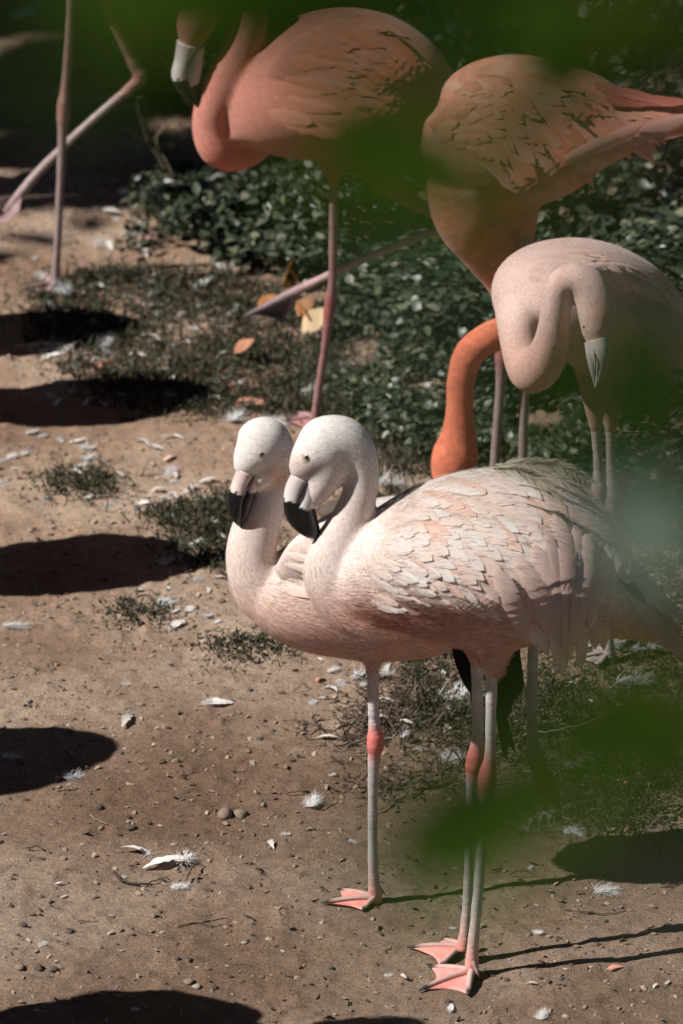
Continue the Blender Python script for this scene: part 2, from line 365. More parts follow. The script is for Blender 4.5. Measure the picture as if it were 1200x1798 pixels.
    def eye(s, px, py, r, iris=(.62, .52, .26)):
        p, nn = s.hit(px, py); k = mpp(p); mb = MB(); nn = nn*.6+np.array([0, -1, .35])*.4; nn /= np.linalg.norm(nn)
        z = Vector(nn); M = np.array(z.to_track_quat('Z', 'Y').to_matrix())
        def disc(rad, h0, h1, col, seg=14):
            V = []; F = []
            for a_, (rr, hh) in enumerate([(rad, h0), (rad*.8, h0+(h1-h0)*.6), (rad*.4, h0+(h1-h0)*.93)]):
                V += [(rr*math.cos(q*2*math.pi/seg), rr*math.sin(q*2*math.pi/seg), hh) for q in range(seg)]
            V.append((0, 0, h1)); F = [(a_*seg+q, a_*seg+(q+1) % seg, (a_+1)*seg+(q+1) % seg, (a_+1)*seg+q) for a_ in range(2) for q in range(seg)]
            F += [(2*seg+q, 2*seg+(q+1) % seg, 3*seg) for q in range(seg)]
            mb.add((M @ np.array(V).T).T*k+p, F, col)
        disc(r*1.75, -2, .6, (.50, .38, .30)); disc(r*1.25, -1, 1.2, (.10, .065, .05)); disc(r, 0.0, 2.2, iris); disc(r*.58, 1.6, 2.8, (.004, .004, .004))
        link('eye', mb.mesh('flamingo_eye', 'eye', s.off), s.root)
def smooth(a, b_, x): t = np.clip((x-a)/(b_-a), 0, 1); return t*t*(3-2*t)
def patchy(v, amp, sc=22):
    return 1+amp*(vnoise(v[:, 0]*sc+v[:, 1]*sc*.7, v[:, 2]*sc+40, 9)-.5)[:, None]
GREYLEG = [(0, (.60, .42, .37)), (1, SKIN['grey']), (2.6, SKIN['grey']), (3.4, SKIN['joint']), (4.5, SKIN['joint']), (5.2, SKIN['grey']), (7, (.52, .48, .47)), (8, (.60, .40, .37)), (9, SKIN['foot'])]
def cut(s, rows, w_, col, name, parent, dy=-.001):                     # thin dark slit along the bill side
    c = catmull(rows, 6); pts = []
    for q in c:
        pts.append(s.pt(q[0], q[1], q[2]))
    v, f = tube(np.array(pts), np.interp(np.linspace(0, 1, len(pts)), [0, .5, 1], [.4, 1, .5])*w_*s.k, None, 8)
    return link(name, mk_mesh('flamingo_'+name, v-s.off, f, 'bill', col), parent)
# ---- F1: pale flamingo in front -------------------------------------------------------------
Y1 = float(G(838, 1705)[1])
f1 = Bird(Y1, (838, 1715), 'pale pink flamingo standing on two legs with black bill tip against its neck')
f1.sweep([(518, 838, -.004, 10, 10), (530, 822, -.004, 27, 27), (552, 800, -.004, 43, 38), (574, 783, 0, 54, 44), (602, 776, 0, 46, 38), (626, 796, 0, 36, 33), (636, 830, 0, 29.5, 29), (631, 870, 0, 31, 30), (616, 915, 0, 37, 34), (597, 960, 0, 47, 44), (588, 1005, 0, 56, 56), (612, 1050, 0, 58, 70), (650, 1070, 0, 50, 80)])
f1.sweep([(580, 796, 0, 46, 40), (570, 832, -.002, 36, 36), (556, 866, -.003, 22, 27), (547, 888, -.003, 7, 10)], flow=False)
f1.sweep([(575, 1030, 0, 34, 50), (622, 1022, 0, 78, 84), (690, 1002, 0, 116, 112), (760, 990, 0, 146, 132), (840, 984, 0, 165, 140), (920, 984, 0, 163, 138), (990, 1000, 0, 139, 122), (1050, 1034, 0, 98, 92), (1110, 1070, 0, 58, 62), (1165, 1100, 0, 25, 36), (1190, 1108, 0, 8, 14)])
f1.sweep([(868, 1090, -.045, 62, 52), (868, 1130, -.045, 38, 34), (866, 1162, -.042, 22, 20), (864, 1190, -.04, 11, 11)], flow=False)
f1.sweep([(836, 1090, .05, 55, 50), (836, 1130, .05, 30, 28), (837, 1158, .045, 14, 13), (838, 1175, .045, 10, 10)], flow=False)
f1.leg([(865, 1150, -.042, 11), (864, 1190, -.04, 10.5), (862, 1260, -.038, 9.5), (861, 1325, -.036, 10.5), (856, 1366, -.035, 17.5), (853, 1402, -.034, 12), (848, 1470, -.032, 9.5), (838, 1590, -.026, 9.5), (831, 1660, -.022, 10.5), (828, 1708, -.018, 14)], GREYLEG)
f1.leg([(836, 1130, .045, 10), (838, 1180, .045, 10.5), (839, 1250, .045, 10), (838, 1300, .045, 11.5), (834, 1338, .045, 17), (829, 1370, .044, 11), (826, 1430, .042, 8.5), (822, 1560, .035, 8.5), (817, 1630, .03, 9.5), (812, 1668, .025, 13)], GREYLEG)
f1.foot((828, 1716), [(752, 1702), (736, 1744), (822, 1753)], hind=(842, 1722), r=5.5)
f1.foot((812, 1672), [(775, 1654), (716, 1668), (770, 1705)], hind=(828, 1672), r=5.0)
PINKW = np.array((.87, .74, .68)); SALM = np.array((.70, .36, .27)); PEACH = np.array((.76, .50, .41))
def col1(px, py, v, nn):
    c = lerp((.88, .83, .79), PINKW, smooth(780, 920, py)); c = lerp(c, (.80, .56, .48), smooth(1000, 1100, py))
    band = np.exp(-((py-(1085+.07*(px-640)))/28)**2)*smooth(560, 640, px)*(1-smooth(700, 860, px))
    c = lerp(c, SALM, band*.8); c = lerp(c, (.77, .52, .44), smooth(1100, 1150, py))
    orb = np.exp(-(((px-548)/26)**2+((py-826)/16)**2)); c = lerp(c, (.46, .37, .36), orb*.85)          # bare skin before the eye
    c = lerp(c, (.74, .52, .46), np.exp(-(((px-520)/16)**2+((py-815)/20)**2))*.6)
    return c*patchy(v, .16)
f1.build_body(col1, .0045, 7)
def len1(px, py):
    body = smooth(950, 1060, py)+smooth(650, 720, px); body = np.clip(body, 0, 1); head = 1-smooth(800, 900, py)
    return .0070+.007*body-.0008*head, .00032+.00035*body
f1.bill([(531, 836, -.004, 19, 21), (521, 858, -.004, 20, 20), (516, 882, -.004, 18, 19), (521, 906, -.004, 18, 19), (537, 926, -.004, 15, 16), (552, 939, -.004, 9, 10), (561, 947, -.004, 1.5, 3)],
        [(543, 846, -.004, 14, 20), (541, 868, -.004, 17, 22), (536, 890, -.004, 18.5, 22), (541, 912, -.004, 18, 19), (552, 931, -.004, 11, 12), (560, 944, -.004, 2, 3)],
        1.72, 1.85, (.48, .40, .39), (.66, .62, .60))
f1.eye(539, 803, 6.2, (.38, .33, .22))
bl1 = [c for c in f1.root.children if c.name.startswith('bill')][0]
hw = (20*f1.k)
cut(f1, [(541, 842, -.004-hw*.93), (530, 866, -.004-hw*1.0), (520, 888, -.004-hw*.93)], 2.6, (.02, .018, .018), 'nostril', bl1)
# wing of F1: folded arm bulge + single feathers laid along the flow
def wing_bulge(s, rows, colf, name='wing'):
    r = catmull(rows, 8); c = np.array([s.pt(q[0], q[1], q[2]) for q in r]); v, f = tube(c, np.maximum(r[:, 3], .5)*s.k, np.maximum(r[:, 4], .5)*s.k, 28)
    px, py = proj(v); o = link(name, mk_mesh('flamingo_wing', v-s.off, f, 'plumage', colf(px, py, v, v)), s.root)
    vn = np.empty(len(v)*3, np.float32); o.data.vertices.foreach_get('normal', vn); vn = vn.reshape(-1, 3)
    cc_ = np.repeat(c, 28, 0); cc_ = np.vstack([cc_, c[:1], c[-1:]]); vn = np.where(((v-cc_)*vn).sum(1)[:, None] < 0, -vn, vn)
    allv = [tuple(x) for x in s.bv]+[tuple(x) for x in v]; nb = len(s.bv); s.tree = BVHTree.FromPolygons(allv, list(s.bf)+[tuple(q+nb for q in ff) for ff in f])
    s.bv = np.vstack([s.bv, v]); s.bf = list(s.bf)+[tuple(q+nb for q in ff) for ff in f]; s.bn = np.vstack([s.bn, vn])
    return o
hwm = 128*f1.k
w1 = wing_bulge(f1, [(652, 1018, -hwm*.58, 34, 12), (700, 1000, -hwm*.66, 74, 48), (780, 992, -hwm*.70, 92, 68), (860, 990, -hwm*.72, 94, 72), (940, 984, -hwm*.68, 82, 62), (1005, 985, -hwm*.52, 52, 40), (1045, 1000, -hwm*.4, 20, 14)], col1)
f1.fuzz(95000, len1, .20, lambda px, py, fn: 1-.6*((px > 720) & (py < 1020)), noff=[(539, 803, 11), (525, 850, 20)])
def ang1(x, y):
    a = 18 + 70*smooth(860, 1060, np.float64(x)) + 26*smooth(850, 1000, np.float64(y))*smooth(700, 900, np.float64(x)) - 20*smooth(960, 1060, np.float64(y))*(1-smooth(740, 860, np.float64(x)))
    if x < 760: a = a*smooth(640, 760, np.float64(x)) + (1-smooth(640, 760, np.float64(x)))*(28 if y > 900 else -5)
    return R(float(min(a, 97)))
WHT = np.array((.88, .82, .78)); WPK = np.array((.87, .70, .63)); WSA = np.array((.80, .45, .34))
def fcol(p_s=.22): 
    u = random.random(); c = WHT*(1-u)+WPK*u
    if random.random() < p_s*.5: c = WSA*.35+WPK*.65
    return np.array(c)*random.uniform(.95, 1.04)
rows1 = []
def inside1(x, y):
    top = np.interp(x, [640, 660, 700, 760, 830, 920, 1000, 1060, 1110, 1150], [1000, 930, 872, 834, 816, 816, 842, 890, 965, 1030])
    bot = np.interp(x, [640, 700, 800, 900, 1000, 1080], [1068, 1072, 1050, 1040, 1030, 1010])
    return top+4 < y < bot
yy = 1070
while yy > 812:
    xx = 648 + random.uniform(0, 10)
    while xx < 1085:
        x, y = xx+random.gauss(0, 5), yy+random.gauss(0, 4)
        if inside1(x, y):
            g_ = smooth(700, 960, np.float64(x)); L = (62+100*g_)*random.uniform(.85, 1.2); W_ = 12+9*g_+random.uniform(-1.5, 2)
            if y > 1000: L *= .8; W_ *= .8
            rows1.append((x, y, L, W_))
        xx += 22+16*float(smooth(700, 960, np.float64(xx)))
    yy -= 16
for (x, y, L, W_) in rows1:
    c = fcol(.18 if x < 900 else .25); f1.feather(x, y, L, W_, lambda a, b_: ang1(a, b_), c*np.array((.98, .91, .87)), w1, .001, random.uniform(.0032, .0052), np.clip(c*1.04, 0, .89), 11, .12)
for k_, (x, y, L) in enumerate([(870, 1000, 130), (905, 980, 165), (935, 960, 190), (958, 940, 215), (985, 930, 215), (1010, 925, 205), (975, 900, 250), (1030, 940, 160)]):
    f1.feather(x, y, L, 20, lambda a, b_: R(52+46*float(smooth(900, 1045, np.float64(a)))+(10 if b_ > 1040 else 0)), np.array((.78, .60, .53)), w1, .006, .012+.0012*k_, np.array((.76, .57, .50)), 12, .05)
f1.fuzz(1600, lambda px, py: (np.full(len(px), .016), np.full(len(px), .0007)), .07, lambda px, py, fn: ((px > 655) & (px < 980) & (py < 1075) & (py > 815) & (fn[:, 1] < .1))*1.0, .05, raise_=.009)
# back plumes with separate barbs
def plume(s, pts, W_, col, parent, dirn=1):
    r = catmull(pts, 10); c = np.array([s.pt(q[0], q[1], q[2]) for q in r]); mb = MB(); rad = np.linspace(1.4, .3, len(c))*s.k; v, f = tube(c, rad, None, 5); mb.add(v, f, col)
    T = np.gradient(c, axis=0); T /= np.linalg.norm(T, axis=1)[:, None]
    for i_ in range(3, len(c)-1):
        for e in (0., .5):
            for sd in (-1, 1):
                p = c[i_]*(1-e)+c[i_+1]*e; Nv = np.cross(T[i_], [0, 1, 0]); L = W_*s.k*(1-.5*abs(i_/len(c)-.4))*(.8+.4*random.random())
                d = T[i_]*.85+Nv*sd*.55*dirn+np.array([0, random.gauss(0, .15), -.12]); d /= np.linalg.norm(d)
                q1 = p+d*L*.6; q2 = p+d*L+np.array([0, 0, -.12*L]); wv = np.array([0, 0, 1.])*.9*s.k
                mb.add([p-wv, p+wv, q1+wv, q1-wv, q2], [(0, 1, 2, 3), (3, 2, 4)], col)
    link('plume', mb.mesh('flamingo_plume', 'feather', s.off), parent)
CREAM = np.array((.70, .66, .52))
plume(f1, [(870, 816, -.05, 0), (920, 812, -.06, 0), (975, 816, -.06, 0), (1010, 830, -.06, 0), (1036, 848, -.06, 0)], 30, CREAM, w1)
plume(f1, [(850, 822, -.09, 0), (900, 824, -.10, 0), (940, 838, -.10, 0), (962, 858, -.105, 0), (974, 876, -.105, 0)], 34, CREAM, w1)
plume(f1, [(890, 812, -.02, 0), (945, 822, -.03, 0), (985, 838, -.035, 0), (1010, 862, -.035, 0)], 28, CREAM*.96, w1)
for (a, b_, c_) in [((980, 836), (1030, 862), (1062, 905)), ((1000, 850), (1046, 880), (1078, 918))]:
    plume(f1, [(a[0], a[1], -.02, 0), (b_[0], b_[1], -.03, 0), (c_[0], c_[1], -.03, 0)], 14, np.array((.72, .60, .56)), w1)
# tail and wing tips
tl = link('tail', mk_mesh('flamingo_tail', *[q for q in (lambda v, f: (v-f1.off, f))(*tube(np.array([f1.pt(x, y, .0) for x, y in catmull([(1085, 1020), (1120, 1050), (1160, 1090), (1196, 1130)], 5)]), np.linspace(32, 6, 16)*f1.k, np.linspace(50, 12, 16)*f1.k, 16))], 'plumage', np.array((.62, .38, .32))), f1.root)
for (x, y, L, a, cc_, W_) in [(1070, 985, 150, 48, (.74, .57, .52), 15), (1095, 990, 165, 52, (.76, .58, .53), 15), (1060, 960, 150, 44, (.78, .62, .56), 15), (1085, 1010, 150, 56, (.70, .45, .42), 14), (1110, 1040, 140, 58, (.62, .42, .40), 13), (1120, 1070, 110, 40, (.66, .48, .42), 12), (1092, 1004, 66, 50, tuple(BLACK), 6), (1084, 1014, 60, 54, tuple(BLACK), 6), (1130, 1085, 90, 38, (.55, .45, .42), 12)]:
    f1.feather(x, y, L, W_, lambda p, q, a=a: R(a), np.array(cc_), tl, .004, .016, None, 9, .04)
# ---- F2: its neighbour just behind ----------------------------------------------------------
Y2 = float(G(656, 1582)[1])
f2 = Bird(Y2, (656, 1586), 'pale flamingo with head bowed standing on one leg just behind its neighbour')
f2.sweep([(420, 832, -.012, 8, 10), (430, 818, -.012, 25, 25), (446, 798, -.008, 38, 38), (463, 780, 0, 50, 42), (482, 788, .01, 37, 34), (488, 815, .015, 29, 28), (480, 850, .015, 29, 28), (466, 890, .01, 35, 32), (448, 935, .005, 43, 40), (442, 985, 0, 46, 52), (468, 1030, 0, 60, 64), (510, 1055, 0, 55, 70)])
f2.sweep([(468, 792, 0, 44, 38), (464, 822, -.004, 32, 32), (452, 848, -.008, 16, 22), (446, 862, -.01, 5, 8)], flow=False)
f2.sweep([(432, 1005, 0, 30, 40), (478, 1030, 0, 74, 78), (540, 1040, 0, 108, 104), (620, 1028, 0, 140, 120), (710, 1015, 0, 150, 124), (790, 1020, 0, 138, 116), (860, 1040, 0, 100, 92), (915, 1070, 0, 55, 60), (960, 1095, 0, 18, 24)])
f2.sweep([(655, 1110, -.03, 50, 50), (654, 1150, -.03, 24, 24), (654, 1172, -.028, 13, 13), (655, 1195, -.026, 10, 10)], flow=False)
f2.leg([(654, 1150, -.03, 11), (655, 1190, -.028, 10.5), (656, 1240, -.026, 10), (658, 1274, -.024, 11), (660, 1302, -.022, 16), (657, 1334, -.02, 11), (655, 1400, -.018, 9), (655, 1500, -.012, 9), (657, 1548, -.008, 10.5), (660, 1582, -.004, 13)], GREYLEG)
f2.leg([(938, 1060, .06, 12), (937, 1120, .06, 10), (935, 1200, .06, 9.5), (935, 1290, .06, 10), (943, 1335, .06, 15), (958, 1372, .06, 16), (974, 1404, .06, 10), (985, 1422, .06, 3)], [(0, (.36, .33, .33)), (3, (.33, .31, .31)), (4, (.40, .22, .18)), (5, (.42, .22, .17)), (7, (.12, .10, .09))])
f2.leg([(820, 1010, .06, 16), (880, 1030, .06, 15), (925, 1050, .06, 13), (940, 1070, .06, 12)], [(0, (.4, .3, .3)), (3, (.36, .33, .33))])
f2.foot((660, 1586), [(592, 1566), (564, 1590), (636, 1604)], hind=(677, 1577), r=4.8)
def col2(px, py, v, nn):
    c = lerp((.88, .82, .78), (.87, .72, .65), smooth(840, 980, py)); c = lerp(c, (.82, .57, .48), smooth(1000, 1100, py))
    ch = np.exp(-(((px-492)/22)**2+((py-838)/24)**2)); c = lerp(c, (.72, .40, .24), ch*.75)
    c = lerp(c, (.78, .45, .32), np.exp(-(((px-437)/22)**2+((py-920)/12)**2))*.5)
    c = lerp(c, (.77, .52, .44), smooth(1120, 1165, py)); return c*patchy(v, .14)
f2.build_body(col2, .0045, 7)
f2.bill([(433, 826, -.016, 17, 20), (424, 848, -.018, 16, 19), (417, 872, -.02, 16, 19), (415, 896, -.02, 14, 17), (419, 914, -.018, 8, 10), (424, 925, -.016, 1.5, 3)],
        [(448, 836, -.012, 11, 16), (440, 856, -.014, 12, 17), (431, 880, -.018, 13, 17), (427, 902, -.018, 11, 13), (426, 920, -.016, 2, 4)], 1.6, 1.2, (.56, .41, .38), (.66, .54, .51))
f2.eye(459, 797, 4.6, (.38, .30, .18))
cut(f2, [(449, 832, -.012-17*f2.k), (436, 856, -.014-19.5*f2.k), (426, 876, -.02-17.5*f2.k)], 1.8, (.05, .04, .04), 'nostril', [c for c in f2.root.children if c.name.startswith('bill')][0])
w2 = wing_bulge(f2, [(495, 1010, -.05, 20, 10), (560, 985, -.085, 62, 22), (650, 975, -.10, 84, 28), (740, 975, -.10, 80, 26), (820, 990, -.085, 50, 18)], col2)
f2.fuzz(64000, lambda px, py: (.0060+.005*np.clip(smooth(950, 1050, py)+smooth(520, 600, px), 0, 1), .00028+.00025*np.clip(smooth(950, 1050, py), 0, 1)), .20, lambda px, py, fn: (px < 820)*1.0, noff=[(459, 797, 8)])
for (x, y) in [(500+random.uniform(-6, 6)+i_*24, 905+j_*18+random.uniform(-6, 6)) for i_ in range(13) for j_ in range(8)]:
    if y > np.interp(x, [485, 520, 560, 640, 720, 760], [985, 935, 912, 880, 868, 872])+3: f2.feather(x, y, 80, 9, lambda a, b_: R(14), fcol(.35)*np.array((1, .92, .88)), w2, .001, .009)
for (x, y, L) in [(640, 885, 80), (665, 876, 80), (690, 872, 80), (655, 900, 80), (680, 895, 80), (650, 925, 80), (640, 950, 90)]:
    f2.feather(x, y, L, 15, lambda a, b_: R(8), fcol(.4), w2, .001, .008)
hang = []
def hanging(s, pts, W_, col, parent):
    r = catmull(pts, 6); c = np.array([s.pt(q[0], q[1], q[2]) for q in r]); st = len(c); t = np.linspace(0, 1, st)
    prof = np.interp(t, [0, .2, .7, .92, 1], [.6, 1, .9, .5, .08])*W_*s.k; T = np.gradient(c, axis=0); T /= np.linalg.norm(T, axis=1)[:, None]; S = np.cross(T, [0, -1., 0])
    V = np.stack([c-S*prof[:, None], c+np.array([0, -.003, 0]), c+S*prof[:, None]], 1).reshape(-1, 3)
    F = [(q*3+j, q*3+j+1, q*3+4+j, q*3+3+j) for q in range(st-1) for j in range(2)]
    link('flight_feather', mk_mesh('flamingo_flight_feather', V-s.off, F, 'feather', np.array(col)), parent)
for pts, W_ in [([(800, 1120, -.06), (806, 1155, -.06), (818, 1190, -.06), (830, 1220, -.06)], 9), ([(812, 1130, -.055), (826, 1180, -.055), (836, 1240, -.055), (842, 1300, -.055)], 8), ([(880, 1110, .02), (884, 1170, .02), (888, 1240, .02), (890, 1260, .02)], 13), ([(895, 1110, .03), (902, 1160, .03), (908, 1200, .03), (906, 1225, .03)], 14), ([(872, 1150, .0), (880, 1230, .0), (892, 1290, .0), (904, 1318, .0)], 7), ([(870, 1160, -.01), (876, 1240, -.01), (884, 1300, -.01), (890, 1336, -.01)], 7), ([(884, 1120, .01), (893, 1160, .01), (896, 1210, .01), (894, 1245, .01)], 14)]:
    hanging(f2, pts, W_, BLACK, w2)
# ---- F3: pale flamingo behind to the right, turned towards the viewer ------------------------
Y3 = float(G(1062, 1160)[1])
f3 = Bird(Y3, (1068, 1160), 'pale flamingo with curled neck and hanging white bill, turned half to the front')
f3.sweep([(1050, 612, -.29, 9, 9), (1048, 588, -.29, 24, 23), (1049, 556, -.285, 32, 31), (1045, 526, -.28, 33, 32), (1031, 499, -.275, 29, 30), (1006, 486, -.27, 25, 27), (984, 502, -.265, 25, 27), (976, 548, -.26, 26, 28), (970, 596, -.25, 30, 31), (953, 640, -.225, 36, 36), (931, 650, -.18, 37, 40), (914, 606, -.13, 34, 44), (920, 556, -.08, 46, 60), (950, 530, -.03, 60, 80)])
f3.sweep([(905, 540, -.10, 20, 40), (930, 532, -.075, 72, 90), (970, 528, -.03, 96, 118), (1030, 532, .04, 107, 128), (1090, 548, .11, 100, 122), (1140, 572, .18, 80, 96), (1180, 592, .24, 50, 60), (1215, 612, .30, 20, 28)])
f3.sweep([(1050, 600, -.0, 60, 50), (1047, 670, 0, 32, 30), (1046, 740, 0, 14, 14), (1047, 760, 0, 9, 9)], flow=False)
f3.sweep([(1085, 600, .08, 60, 50), (1075, 670, .06, 32, 30), (1072, 740, .06, 14, 14), (1072, 760, .06, 9, 9)], flow=False)
L3 = [(0, (.45, .38, .36)), (3, (.42, .37, .36)), (4, (.40, .24, .22)), (5, (.36, .30, .30)), (9, (.38, .33, .31))]
f3.leg([(1046, 700, 0, 9), (1047, 760, 0, 8.5), (1050, 800, 0, 8), (1052, 835, 0, 10), (1053, 862, 0, 14), (1055, 900, 0, 9), (1060, 980, 0, 8), (1066, 1080, 0, 8), (1070, 1130, 0, 9), (1070, 1154, 0, 11)], L3)
f3.leg([(1072, 700, .06, 9), (1072, 760, .06, 8), (1073, 810, .06, 8), (1076, 850, .06, 11), (1078, 880, .06, 15), (1082, 915, .06, 9), (1092, 980, .06, 8), (1104, 1050, .06, 8), (1110, 1090, .06, 9), (1112, 1120, .06, 11)], L3)
f3.foot((1070, 1156), [(1040, 1143), (1012, 1162), (1050, 1178)], None, (.30, .25, .25), (.36, .29, .28), 4.5)
f3.foot((1112, 1124), [(1085, 1112), (1060, 1128), (1090, 1140)], None, (.30, .25, .25), (.36, .29, .28), 4.5)
def col3(px, py, v, nn):
    c = lerp((.86, .62, .55), (.82, .50, .42), smooth(540, 640, py)); c = lerp(c, (.80, .52, .44), smooth(1040, 1062, px)*(1-smooth(1062, 1090, px))*smooth(520, 560, py))
    st = vnoise(px*.05+py*.02, py*.012-px*.01, 6); c = lerp(c, (.80, .50, .42), smooth(.55, .8, st)*smooth(940, 1000, px)*.7)
    return c*patchy(v, .16)
f3.build_body(col3, .0055, 7)
f3_fz = lambda: f3.fuzz(30000, lambda px, py: (np.full(len(px), .008), np.full(len(px), .0004)), .16)
f3.bill([(1050, 598, -.30, 20, 19), (1054, 620, -.31, 18, 17), (1056, 642, -.315, 12, 13), (1053, 662, -.315, 7, 8), (1046, 681, -.31, 1.5, 2)],
        [(1038, 602, -.295, 11, 15), (1039, 624, -.305, 9, 13), (1042, 646, -.31, 7, 10), (1045, 668, -.31, 3.5, 5), (1046, 681, -.31, 1.2, 2)], 9, 9, (.58, .53, .49), (.64, .61, .57))
cut(f3, [(1042, 606, -.30-16*f3.k), (1046, 632, -.315-14*f3.k), (1047, 660, -.315-8*f3.k)], 1.3, (.16, .14, .13), 'nostril', [c for c in f3.root.children if c.name.startswith('bill')][0])
f3.eye(1026, 573, 2.6, (.65, .55, .2))
w3 = wing_bulge(f3, [(960, 520, -.12, 30, 10), (1010, 520, -.10, 62, 24), (1070, 530, -.03, 76, 28), (1130, 560, .06, 62, 24), (1180, 590, .14, 30, 12)], col3)
f3_fz()
for i_ in range(170):
    x = random.uniform(915, 1185); y = random.uniform(434, 610)
    if y > np.interp(x, [900, 950, 1000, 1060, 1120, 1180], [500, 440, 430, 436, 470, 540])+4 and not (940 < x < 1100 and y > 455) and (x > 1000 or y < 500):
        f3.feather(x, y, random.uniform(60, 95), random.uniform(7, 10), lambda a, b_: R(8+34*float(smooth(960, 1180, np.float64(a)))), (fcol(.35)*np.array((.98, .86, .82))), w3, .0006, .003)
# ---- F5: orange pink flamingo feeding, body seen from the side --------------------------------
Y5 = float(G(905, 940)[1])
f5 = Bird(Y5, (905, 935), 'coral pink flamingo bending its orange neck down to feed behind the pale ones')
f5.sweep([(786, 872, -.03, 12, 12), (792, 838, -.03, 34, 32), (800, 800, -.03, 41, 36), (806, 764, -.03, 32, 28), (808, 720, -.03, 24.5, 24), (810, 672, -.03, 25, 24), (824, 622, -.03, 27, 26), (858, 594, -.02, 28, 27), (896, 578, 0, 30, 28), (914, 540, .02, 34, 32), (890, 488, .02, 40, 40), (862, 430, .01, 58, 58), (836, 370, 0, 76, 80), (830, 310, 0, 80, 90)])
f5.sweep([(742, 240, 0, 26, 36), (775, 245, 0, 82, 80), (830, 240, 0, 122, 112), (900, 232, 0, 134, 124), (970, 224, 0, 122, 118), (1035, 216, 0, 92, 96), (1090, 214, 0, 60, 70), (1150, 205, 0, 34, 46), (1210, 196, 0, 18, 30), (1250, 192, 0, 6, 10)])
f5.sweep([(905, 300, -.04, 70, 60), (915, 350, -.04, 40, 36), (926, 390, -.04, 18, 18), (928, 420, -.04, 10, 10)], flow=False)
L5 = [(0, (.32, .21, .20)), (3, (.29, .20, .20)), (4, (.34, .12, .11)), (5, (.29, .21, .20)), (9, (.31, .23, .215))]
f5.leg([(926, 380, -.04, 11), (928, 420, -.04, 9.5), (928, 480, -.03, 9), (926, 560, -.02, 9.5), (924, 610, -.02, 14), (923, 660, -.02, 9), (920, 740, -.02, 8.5), (918, 820, -.02, 8.5), (916, 900, -.02, 9.5), (914, 940, -.02, 11)], L5)
f5.leg([(880, 330, .05, 14), (882, 400, .05, 10), (884, 480, .05, 9), (884, 580, .05, 10), (883, 620, .05, 14), (880, 670, .05, 9), (874, 750, .05, 8.5), (868, 830, .05, 8.5), (862, 890, .05, 9.5), (860, 920, .05, 11)], L5)
f5.foot((914, 940), [(880, 925), (860, 944), (900, 960)], None, (.42, .2, .18), (.40, .27, .26), 4.5)
f5.foot((860, 920), [(830, 906), (808, 922), (845, 938)], None, (.42, .2, .18), (.40, .27, .26), 4.5)
def col5(px, py, v, nn):
    c = lerp((.80, .37, .25), (.76, .30, .18), smooth(240, 400, py)); c = lerp(c, (.84, .25, .14), smooth(470, 600, py)); c = c*(1+.35*(vnoise(px*.09, py*.14, 14)-.5))[:, None]
    c = lerp(c, (.70, .22, .17), smooth(1040, 1110, px)*(1-smooth(1130, 1200, px))*(1-smooth(190, 235, py)-0)*0.7)
    st = vnoise(px*.04+py*.03, py*.05-px*.012, 8); c = lerp(c, (.80, .54, .44), smooth(.5, .8, st)*(1-smooth(330, 420, py))*.6)
    return c*patchy(v, .2)
f5.build_body(col5, .0055, 7)
f5_fz = lambda: f5.fuzz(34000, lambda px, py: (np.full(len(px), .008), np.full(len(px), .0004)), .16)
f5.bill([(782, 858, -.03, 20, 20), (772, 885, -.03, 18, 18), (766, 905, -.03, 12, 12), (776, 920, -.03, 4, 4)], [(796, 862, -.03, 12, 14), (790, 888, -.03, 10, 12), (780, 910, -.03, 4, 6)], 1.3, 1.2, (.72, .5, .42))
w5 = wing_bulge(f5, [(770, 250, -.07, 30, 10), (830, 235, -.095, 80, 28), (910, 225, -.105, 92, 32), (990, 215, -.09, 66, 24), (1060, 205, -.06, 34, 14)], col5)
f5_fz()
for i_ in range(300):
    x = random.uniform(750, 1130); y = random.uniform(108, 340)
    if np.interp(x, [745, 790, 850, 930, 1000, 1060, 1130], [225, 155, 115, 105, 118, 140, 165])+4 < y < np.interp(x, [745, 860, 940, 1000, 1060, 1130], [290, 300, 262, 228, 196, 180]):
        u = random.random(); c = lerp((.82, .46, .35), (.77, .32, .21), np.float64(u)); c = c if u < .93 else np.array((.70, .28, .18))
        f5.feather(x, y, (72+50*float(smooth(800, 1000, np.float64(x))))*random.uniform(.7, 1.2), random.uniform(11, 15), lambda a, b_: R(-38+62*float(smooth(745, 900, np.float64(a)))+26*float(smooth(160, 300, np.float64(b_)))*float(smooth(780, 900, np.float64(a)))), c, w5, .0006, .0032)
for (x, y, L, a, cc_) in [(1040, 150, 150, 14, (.6, .2, .16)), (1060, 175, 150, 10, (.55, .16, .13)), (1020, 262, 180, -20, (.72, .42, .34)), (1050, 250, 170, -20, (.74, .44, .36)), (990, 280, 150, -22, (.74, .46, .37)), (1080, 235, 150, -16, (.7, .36, .3))]:
    f5.feather(x, y, L, 16, lambda p, q, a=a: R(a), np.array(cc_), w5, .004, .016)
